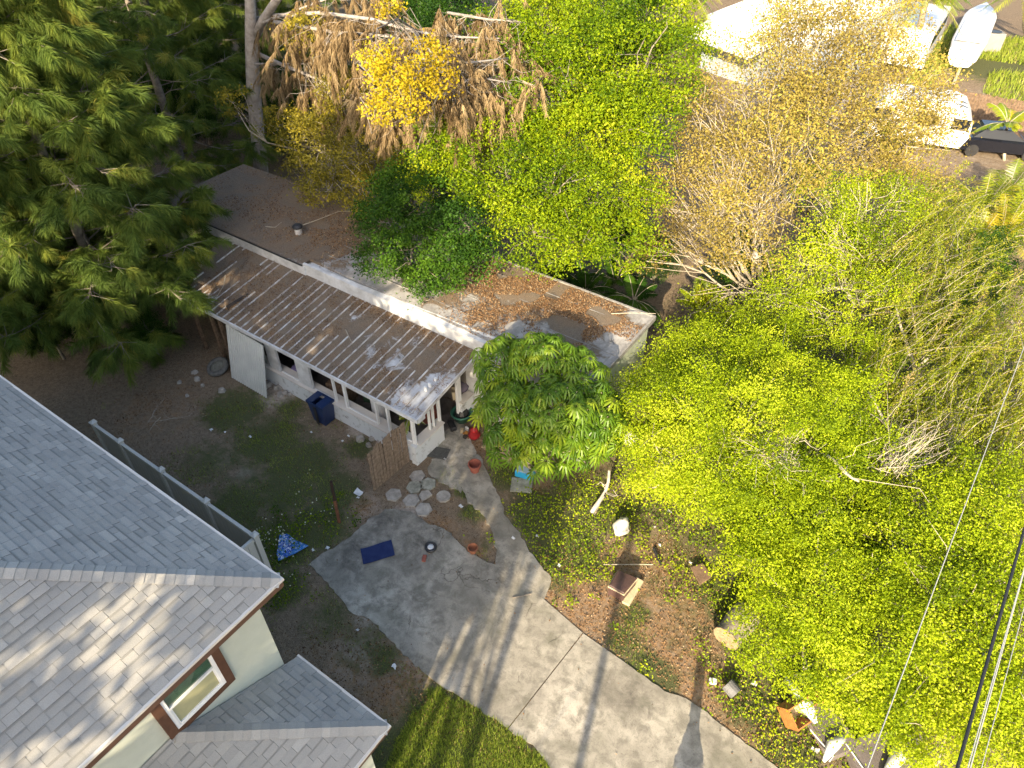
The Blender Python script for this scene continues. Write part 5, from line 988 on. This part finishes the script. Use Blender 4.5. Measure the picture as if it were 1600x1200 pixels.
def pine(label, base, Hh, R, seed, nl=58, per=230, lean=(0, 0), zmin=1.2, plumes=10, name='pine_tree'):
    r = np.random.default_rng(seed); base = np.array(base, float); o = empty(name, tuple(base), label, 'pine tree'); wood = MB(); top = base + (lean[0], lean[1], Hh)
    ax = curve(base - (0, 0, .1), top, 12, .01, r); wood.tube(ax, .24, .04, n=9); Bs, Ds, Ls = [], [], []
    for k in range(nl):
        f_ = (k + r.random()) / nl; z = zmin + (Hh - zmin) * f_; p0 = base + (top - base) * (z / Hh); az = k * 2.4 + r.normal() * .3; R2 = R * (1 - .72 * f_ ** 1.4) * r.uniform(.7, 1.1)
        d = np.array((math.cos(az), math.sin(az), 0)); end = p0 + d * R2 + (0, 0, R2 * r.uniform(-.05, .25)); cv = curve(p0, end, 7, .05, r, -.06); wood.tube(cv, .035 * (1 - f_ * .5), .008, n=5)
        for j in range(plumes):
            t = r.uniform(.35, 1.0); i = t * 6; i0 = int(min(i, 5)); q = cv[i0] * (1 - (i - i0)) + cv[i0 + 1] * (i - i0); dd = unit(d * r.uniform(.3, 1) + r.normal(size=3) * (.6, .6, .3)); 
            off = dd * r.uniform(0, .5); wood.tube([q, q + off + dd * .4], .012, .005, n=3, cap=False); Bs.append(q + off); Ds.append(dd); Ls.append(r.uniform(.5, 1.0))
    V, T = needles(np.array(Bs), np.array(Ds), np.array(Ls), per, .36, seed + 1, wdt=.010, droop=.6)
    V[:, :, 2] = np.maximum(V[:, :, 2], .03)
    wood.build('trunk', Mbark, o, smooth=True); quads('crown', V, L_pine, o, T); return o
pnA = pine('big dark pine with drooping needle plumes beside the left end of the old house', (-23.4, 9.2, 0), 13.5, 4.2, 301, 104, 300, plumes=21)
pnB = pine('tall shaded pine behind the old house at the upper left', (-31, 17.5, 0), 15, 4.8, 305, 72, 210, plumes=15)
def put(o, x, y, rz, s, lab, z=0):
    c = copy_tree(o); c.location = (x, y, z); c.rotation_euler = (0, 0, rz); c.scale = (s, s, s); c['label'] = lab; return c
put(pnA, -26.6, 7.2, 2.0, .92, 'pine at the left edge whose sunlit plumes are tipped with gold')
put(pnB, -38, 22, 1.1, 1.05, 'dark pine standing at the far upper left behind the near pines')
put(pnB, -33.5, 25.5, 3.1, 1.0, 'dark pine left of the forked grey trunk at the top edge')
put(pnB, -46, 30, 4.1, 1.1, 'farthest dark pine in the top left corner')
put(pnA, -33, 11.5, 4.4, .9, 'dark pine in the middle of the left edge behind the golden tipped one')

# --- the forked grey trunk with dead brown branches
r = np.random.default_rng(400); cs = empty('dead_tree', (-27, 18.8, 0), 'tall grey forked tree with dead brown hanging foliage behind the old house', 'tree'); wood = MB()
tk = [np.array((-27.2, 18.8, -.1)), A(403, 215, 2.6), A(396, 140, 4.8), A(393, 70, 6.6), A(390, -20, 9), A(385, -90, 10.5)]; wood.tube(tk, .33, .16, n=12, radii=[.36, .31, .30, .27, .18, .12])
wood.tube([A(394, 68, 6.6), A(412, 30, 7.8), A(445, -20, 9.2), A(470, -80, 10.5)], .2, .12, n=9)
limbs = [[(400, 30, 7.6), (430, 25, 8), (500, 20, 8.6), (580, 30, 9), (650, 50, 9.1), (720, 58, 9.2), (780, 60, 9.2)], [(400, 30, 7.6), (450, 38, 8), (520, 50, 8.4), (590, 55, 8.6), (690, 68, 8.9)], [(398, 82, 6.2), (450, 105, 6.3), (500, 125, 6.4), (520, 140, 6.4)], [(412, 35, 7.8), (520, -5, 8.9), (650, -10, 9.5)], [(690, 112, 8.6), (730, 130, 8.2), (765, 165, 7.8)], [(650, 50, 9.1), (680, 90, 8.8), (700, 120, 8.5)], [(398, 100, 6), (470, 100, 6.3), (560, 90, 7), (640, 130, 7.2)], [(700, 20, 9.6), (760, 30, 9.6), (820, 35, 9.5)], [(640, 90, 9), (720, 100, 9.2), (800, 90, 9)], [(690, 150, 8.5), (740, 120, 8.8), (800, 130, 8.6)], [(560, 100, 8), (600, 140, 7.6), (640, 190, 7)]]
Bs, Ds, Ls = [], [], []
for li, l_ in enumerate(limbs):
    P = [A(*q_) for q_ in l_]; wood.tube(P, .10 if li < 3 else .05, .02, n=7)
    for k in range(34 if li not in (0, 1) else 62):
        s_ = r.uniform(.3 if li in (0, 1) else .15, 1) * (len(P) - 1); i0 = min(int(s_), len(P) - 2); q = P[i0] * (1 - s_ + i0) + P[i0 + 1] * (s_ - i0); dd = unit(r.normal(size=3) * (1, 1, .4)); e = q + dd * r.uniform(.4, 1.6) - (0, 0, r.uniform(0, .7))
        wood.tube(curve(q, e, 5, .1, r), .011, .004, n=3, cap=False)
        for j in range(4): Bs.append(q + (e - q) * r.uniform(.4, 1)); Ds.append(unit(dd * .35 + r.normal(size=3) * .3 + (0, 0, -.75))); Ls.append(r.uniform(.4, .9))
wood.build('trunk', plain('grey_dead_bark', (.40, .36, .32), .9, (.24, .21, .18), 4, bstr=.8, bscale=15), cs, smooth=True)
V, T = needles(np.array(Bs), np.array(Ds), np.array(Ls), 110, .24, 401, droop=1.1, wdt=.013, tb=.5, ts=.2); quads('crown', V, L_dead, cs, T)

# --- background trees closing the view
bgA = tree('broadleaf_tree', 'dark broadleaf tree behind the pines near the top edge', 'tree', (-36, 40, 0), (-36, 40, 3), [((-36 + dx, 40 + dy, z), R) for dx, dy, z, R in ((0, 0, 7, 2.6), (2, 1, 6, 2.2), (-2, .5, 6, 2.2), (.5, -2, 5.5, 2.2), (0, 2, 5, 2.2), (-1.5, -1.5, 4, 2), (2, -1.5, 3.8, 2), (0, 0, 9, 1.8))], L_deep, Mbark, 130, .17, 8, 70, .4, .25, .8, .2)
for k, (x, y, s, lab) in enumerate([(-30, 34, .9, 'broadleaf tree behind the dead brown branches at the top'), (-44, 44, 1.1, 'broadleaf tree at the top edge left of centre, far behind'), (-27, 47, 1.1, 'broadleaf tree behind the large green tree at the top edge'), (-54, 40, 1.2, 'broadleaf tree far behind in the top left corner'), (-24, 28, .7, 'broadleaf tree behind the yellow leaved tree'), (-60, 55, 1.5, 'broadleaf tree at the farthest upper left'), (-40, 62, 1.4, 'broadleaf tree farthest behind the dead branches'), (-24, 70, 1.3, 'broadleaf tree beyond the white roofed house'), (6, 66, 1.0, 'broadleaf tree right of the air conditioner at the top right'), (3.5, 60, .55, 'dark hedge like tree beside the air conditioner')]):
    put(bgA, x, y, k * 1.3, s, lab)
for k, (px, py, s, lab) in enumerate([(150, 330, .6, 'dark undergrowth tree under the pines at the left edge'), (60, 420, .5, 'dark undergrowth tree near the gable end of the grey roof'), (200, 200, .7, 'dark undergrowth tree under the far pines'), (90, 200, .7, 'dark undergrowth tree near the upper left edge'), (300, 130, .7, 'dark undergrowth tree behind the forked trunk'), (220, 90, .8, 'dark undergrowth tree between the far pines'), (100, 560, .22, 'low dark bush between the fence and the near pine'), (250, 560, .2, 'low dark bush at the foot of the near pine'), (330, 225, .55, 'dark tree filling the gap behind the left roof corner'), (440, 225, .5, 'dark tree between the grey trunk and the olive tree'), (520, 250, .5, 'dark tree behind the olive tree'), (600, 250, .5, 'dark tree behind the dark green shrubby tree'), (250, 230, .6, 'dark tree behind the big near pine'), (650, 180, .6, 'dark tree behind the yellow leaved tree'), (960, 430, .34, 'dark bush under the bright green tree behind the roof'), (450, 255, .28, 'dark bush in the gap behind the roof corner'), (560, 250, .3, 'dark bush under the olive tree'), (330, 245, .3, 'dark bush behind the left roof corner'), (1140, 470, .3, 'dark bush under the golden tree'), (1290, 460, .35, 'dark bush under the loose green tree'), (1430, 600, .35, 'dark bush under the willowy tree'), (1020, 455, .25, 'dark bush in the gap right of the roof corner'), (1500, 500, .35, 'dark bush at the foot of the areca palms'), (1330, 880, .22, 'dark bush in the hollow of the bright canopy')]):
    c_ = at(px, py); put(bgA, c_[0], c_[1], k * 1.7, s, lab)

# ================================================================== GROUND COVER (stuff)
def scatter(n, seed, x0=-22, x1=6, y0=3, y1=20):
    r = np.random.default_rng(seed); return np.stack([r.uniform(x0, x1, n), r.uniform(y0, y1, n)], 1), r
hard = [dA, dA2, pth]
def offhard(P):
    m_ = np.zeros(len(P), bool)
    for pl in hard: m_ |= inpoly(P[:, 0], P[:, 1], pl)
    m_ |= (P[:, 1] > 10.2) & (P[:, 0] < -10.3) & (P[:, 0] > -18.6); m_ |= (P[:, 0] < -7.3) & (P[:, 1] < 3.0) | (P[:, 1] > 12.9) & (P[:, 0] < -6.4)
    return ~m_
P, r = scatter(420000, 500); gm = field(P[:, 0], P[:, 1], B_grass) + (vnoise(P[:, 0], P[:, 1], 2.2, 9) - .5) * .9 + (vnoise(P[:, 0], P[:, 1], .8, 19) - .5) * .4
keep = (gm > .42) & (r.random(len(P)) < np.clip((gm - .35) * 1.3, 0, .75)) & offhard(P); P = P[keep]; n = len(P)
gz = -.03; h = r.uniform(.04, .13, n); az = r.uniform(0, 6.28, n); ln = r.uniform(.02, .09, n); w_ = .012
B0 = np.stack([P[:, 0], P[:, 1], np.full(n, gz)], 1); tp = B0 + np.stack([np.cos(az) * ln, np.sin(az) * ln, h], 1); sd = np.stack([-np.sin(az), np.cos(az), 0 * az], 1) * w_ * .5
V = np.stack([B0 - sd, B0 + sd, tp], 1); tt = np.clip(.45 + (vnoise(P[:, 0], P[:, 1], 1.5, 12) - .5) * .8 + r.normal(size=n) * .15, 0, 1)
quads('grass', V, L_grass, None, tt, kind='stuff')
# broad leaved weeds, thicker on the sunny side
B_weed = [(840, 800, 1.0, 1), (880, 840, 1.1, 1), (910, 880, .9, .9), (850, 880, .8, 1), (900, 780, 1, 1), (960, 800, .9, 1), (1130, 930, .7, 1.2), (1160, 1010, .6, 1), (1180, 1090, .9, 1.1), (1140, 900, .6, 1.1), (1220, 1150, 1.0, 1.1), (1150, 1060, .4, .8), (440, 850, .8, 1), (450, 910, .6, 1), (500, 810, .7, .8), (940, 850, .8, .9), (820, 840, .7, .9), (1000, 800, 1.4, 1), (1100, 800, 2, 1), (1200, 950, 2, 1), (1300, 1100, 2.4, 1), (800, 740, .5, .8), (1300, 900, 4, 1), (1200, 700, 5, .9), (1400, 700, 6, .9), (1010, 1050, .4, .7)]
P, r = scatter(330000, 501); gm = field(P[:, 0], P[:, 1], B_weed) + (vnoise(P[:, 0], P[:, 1], 2.6, 29) - .5) * .9
keep = (gm > .45) & (r.random(len(P)) < .42) & offhard(P); P = P[keep]; n = len(P)
P3 = np.stack([P[:, 0], P[:, 1], r.uniform(.0, .16, n)], 1); quads('weeds', leaf_quads(P3, .055, 1.4, .7, r=r), L_green, None, np.clip(.5 - .3 * (P[:, 0] < -8.5) + (vnoise(P[:, 0], P[:, 1], 1.2, 32) - .5) * .7 + r.normal(size=n) * .2, 0, 1), kind='stuff')  # shade put into the colour: weeds in the left yard tinted darker
# dry leaves on the ground
P, r = scatter(120000, 502); mm = field(P[:, 0], P[:, 1], B_mulch) + (vnoise(P[:, 0], P[:, 1], 1.9, 39) - .5) * .6
keep = ((mm > .42) | (r.random(len(P)) < .16)); hd = ~offhard(P); keep &= (~hd) | ((r.random(len(P)) < .02)); P = P[keep]; n = len(P)
P3 = np.stack([P[:, 0], P[:, 1], np.where(~offhard(P), .035, .0) + r.uniform(0, .015, n)], 1); quads('leaf_litter', leaf_quads(P3, .045, 3.5, .5, r=r), L_litter, None, np.clip(r.random(n), 0, 1), kind='stuff')
# litter lying on the old roofs
lit = []
for (px, py, z, R, k) in [(760, 430, 3.14, 1.3, 2600), (830, 450, 3.14, 1.9, 6500), (900, 485, 3.14, 1.7, 5200), (760, 495, 3.14, .9, 1400), (960, 505, 3.14, 1.0, 1500), (900, 530, 3.14, 1.2, 1500), (480, 350, 3.14, 2.6, 3000), (400, 310, 3.1, 3, 3000), (540, 370, 3.14, 1.4, 1600)]:
    c_ = at(px, py, z); q_ = rng.normal(size=(k, 2)) * R * .55 + np.array(c_[:2]); e_ = vnoise(q_[:, 0] + 50, q_[:, 1], 2.0, 44) > .38; q_ = q_[e_]
    q_ = q_[(q_[:, 0] > XL + .1) & (q_[:, 0] < XR - .05) & (q_[:, 1] > YF + .05) & (q_[:, 1] < YB - .1)]
    zz = np.where(q_[:, 0] < XK - .1, 3.075 + (q_[:, 1] - YF) * .036, 3.145); lit.append(np.stack([q_[:, 0], q_[:, 1], zz + rng.random(len(q_)) * .03], 1))
lit = np.concatenate(lit); quads('roof_litter', leaf_quads(lit, .055, 3.0, .42), L_litter, mr, kind='stuff')
n = 9000; q_ = np.stack([rng.uniform(PX0, PX1, n), rng.uniform(10.1, 12.85, n)], 1); q_ = q_[(vnoise(q_[:, 0] + 30, q_[:, 1], 1.5, 45) + .25 * (q_[:, 0] < -15) > .5)]; q_ = np.concatenate([q_, np.stack([rng.uniform(-15, PX1, 1500), 12.85 - np.abs(rng.normal(size=1500)) * .3], 1)])
quads('needle_litter', leaf_quads(np.stack([q_[:, 0], q_[:, 1], 2.235 + (q_[:, 1] - 10.02) * .1586 + rng.random(len(q_)) * .02], 1), .10, 3.5, .10), L_litter, prf, kind='stuff')
for k, (pts, lab) in enumerate([(((472, 352, 3.2), (500, 342, 3.25), (530, 330, 3.25), (565, 330, 3.22)), 'long curved bare branch lying on the brown roof beside the vent'), (((352, 430, 2.6), (350, 445, 2.55), (336, 468, 2.5)), 'thin crooked branch lying on the left part of the porch roof'), (((540, 515, 2.5), (551, 538, 2.45)), 'straight grey stick lying in the middle of the porch roof'), (((415, 354, 3.1), (430, 355, 3.12), (440, 347, 3.12)), 'short twig lying on the brown roof left of the vent'), (((955, 490, 3.2), (985, 489, 3.3), (1025, 490, 3.3)), 'bare branch reaching over the right corner of the roof'), (((660, 375 + 100, 3.2), (665, 470, 3.2), (672, 468, 3.2)), 'small curled twig on the pale roof behind the porch roof')]):
    one('branch', MB().tube([A(*q_) for q_ in pts], .018, .008, n=5), Mbarkp, at(*pts[0]), lab, 'branch')

# ================================================================== TREES BEHIND THE CAMERA (they shade the yard)
def shade_tree(x, y, lobes, seed, lab):
    return tree('shade_tree', lab, 'tree', (x, y, 0), (x, y, 5), lobes, L_deep, Mbark, seed, .30, 14, 60, .32, .3, .3, .3, group='trees behind the viewpoint')

shade_tree(-.3, -15, [((x, -15 + dy, z), R) for x, dy, z, R in ((.5, .3, 16.2, 1.4), (-.6, 0, 14.8, 1.5), (.9, -.5, 14.3, 1.3), (.5, .4, 12.6, 1.4), (-.6, 0, 10.9, 1.4), (-.9, .3, 12.9, 1.3), (1.1, 0, 16.7, 1.0), (-1.6, 0, 9.6, 1.3), (-.9, .5, 16.0, .9), (.9, .2, 13.3, 1.1), (-1.8, 0, 11.2, 1.2), (-1.4, .2, 8, 1.3))], 601, 'tall dense tree standing behind the viewpoint, shading the driveway')
shade_tree(-9, -15, [((x, -15 + dy, z), R) for x, dy, z, R in ((-2.4, .3, 15.3, 1.1), (-3.9, -.3, 15.2, 1.1), (-5.4, 0, 15.2, 1.2), (-6.9, .4, 15.5, 1.3), (-8.4, 0, 15.8, 1.5), (-10, 0, 16.4, 1.8), (-11.6, .4, 17.3, 1.9), (-13, -.4, 18.4, 2.0), (-9.6, .3, 18.6, 1.8), (-7.4, 0, 19.6, 1.5), (-5.7, .2, 19.8, 1.2), (-4.3, 0, 19.6, 1.0), (-9, 0, 21.4, 1.5), (-7.5, 0, 17.6, 1.2), (-3.2, 0, 13.3, .5), (-5.6, 0, 13.1, .6), (-8, 0, 13.4, .8), (-6.6, 0, 12.4, .5), (-4.4, 0, 12.4, .4))], 602, 'tall dense tree standing behind the viewpoint, shading the old house')

sh = empty('blocker', (.49, 4.5, 0), 'unseen narrow leafy shrub with a thin top standing beside the driveway end', 'blocker')  # out-of-view shape added only for its bottle-shaped shadow on the driveway
r = np.random.default_rng(77); n = 9000; z = r.uniform(0, 2.33, n); rad = np.where(z < 1.25, .30, np.where(z < 1.6, .30 - (z - 1.25) * .56, .10)) * np.sqrt(r.random(n)) * np.where(z < .3, .6, 1); th = r.uniform(0, 6.28, n)
quads('foliage', leaf_quads(np.stack([.49 + rad * np.cos(th), 4.5 + rad * np.sin(th), z], 1), .07, .3, r=r), L_deep, sh); MB().tube([(.49, 4.5, -.1), (.49, 4.5, 2.1)], .05, .02, n=8).build('stem', Mbark, sh)

# rough grass on the far lot, small pale flowers in the weeds by the fence end
r = np.random.default_rng(88); n = 26000; P = np.stack([r.uniform(-6, 8, n), r.uniform(47, 68, n)], 1); k_ = vnoise(P[:, 0] + 40, P[:, 1], .35, 91) > .35; P = P[k_]; n = len(P); az = r.uniform(0, 6.28, n)
B0 = np.stack([P[:, 0], P[:, 1], np.full(n, -.02)], 1); sd = np.stack([-np.sin(az), np.cos(az), 0 * az], 1) * .03
quads('grass', np.stack([B0 - sd, B0 + sd, B0 + np.stack([np.cos(az) * .15, np.sin(az) * .15, r.uniform(.15, .4, n)], 1)], 1), L_grass, None, np.clip(.7 + r.normal(size=n) * .15, 0, 1), kind='stuff')
c_ = []
for (px, py, R, k) in ((425, 840, .7, 60), (450, 900, .5, 16), (500, 800, .7, 18), (470, 770, .6, 8)):
    c0 = at(px, py); c_.append(np.stack([c0[0] + r.normal(size=k) * R * .5, c0[1] + r.normal(size=k) * R * .5, .14 + r.random(k) * .05], 1))
L_flower = leafmat('pale_petals', [(0, (.6, .6, .35)), (1, (.75, .74, .6))], .2)
quads('flowers', leaf_quads(np.concatenate(c_), .04, 2.5, 1.0, r=r), L_flower, None, kind='stuff')

# lusher lawn below the driveway edge
r = np.random.default_rng(95); n = 90000; P = np.stack([r.uniform(-7, 0, n), r.uniform(1.5, 5.5, n)], 1)
gm = field(P[:, 0], P[:, 1], [(680, 1125, .7, 1), (720, 1165, 1.1, 1.2), (650, 1180, .9, 1.0), (760, 1195, .9, 1), (830, 1210, .6, .8), (700, 1200, 1.4, 1)]) + (vnoise(P[:, 0] + 9, P[:, 1] + 9, 2.4, 96) - .5) * .7
P = P[(gm > .5) & offhard(P)]; n = len(P); az = r.uniform(0, 6.28, n); B0 = np.stack([P[:, 0], P[:, 1], np.full(n, -.03)], 1); sd = np.stack([-np.sin(az), np.cos(az), 0 * az], 1) * .008
quads('grass', np.stack([B0 - sd, B0 + sd, B0 + np.stack([np.cos(az) * .06, np.sin(az) * .06, r.uniform(.06, .14, n)], 1)], 1), L_grass, None, np.clip(.5 + r.normal(size=n) * .22, 0, 1), kind='stuff')
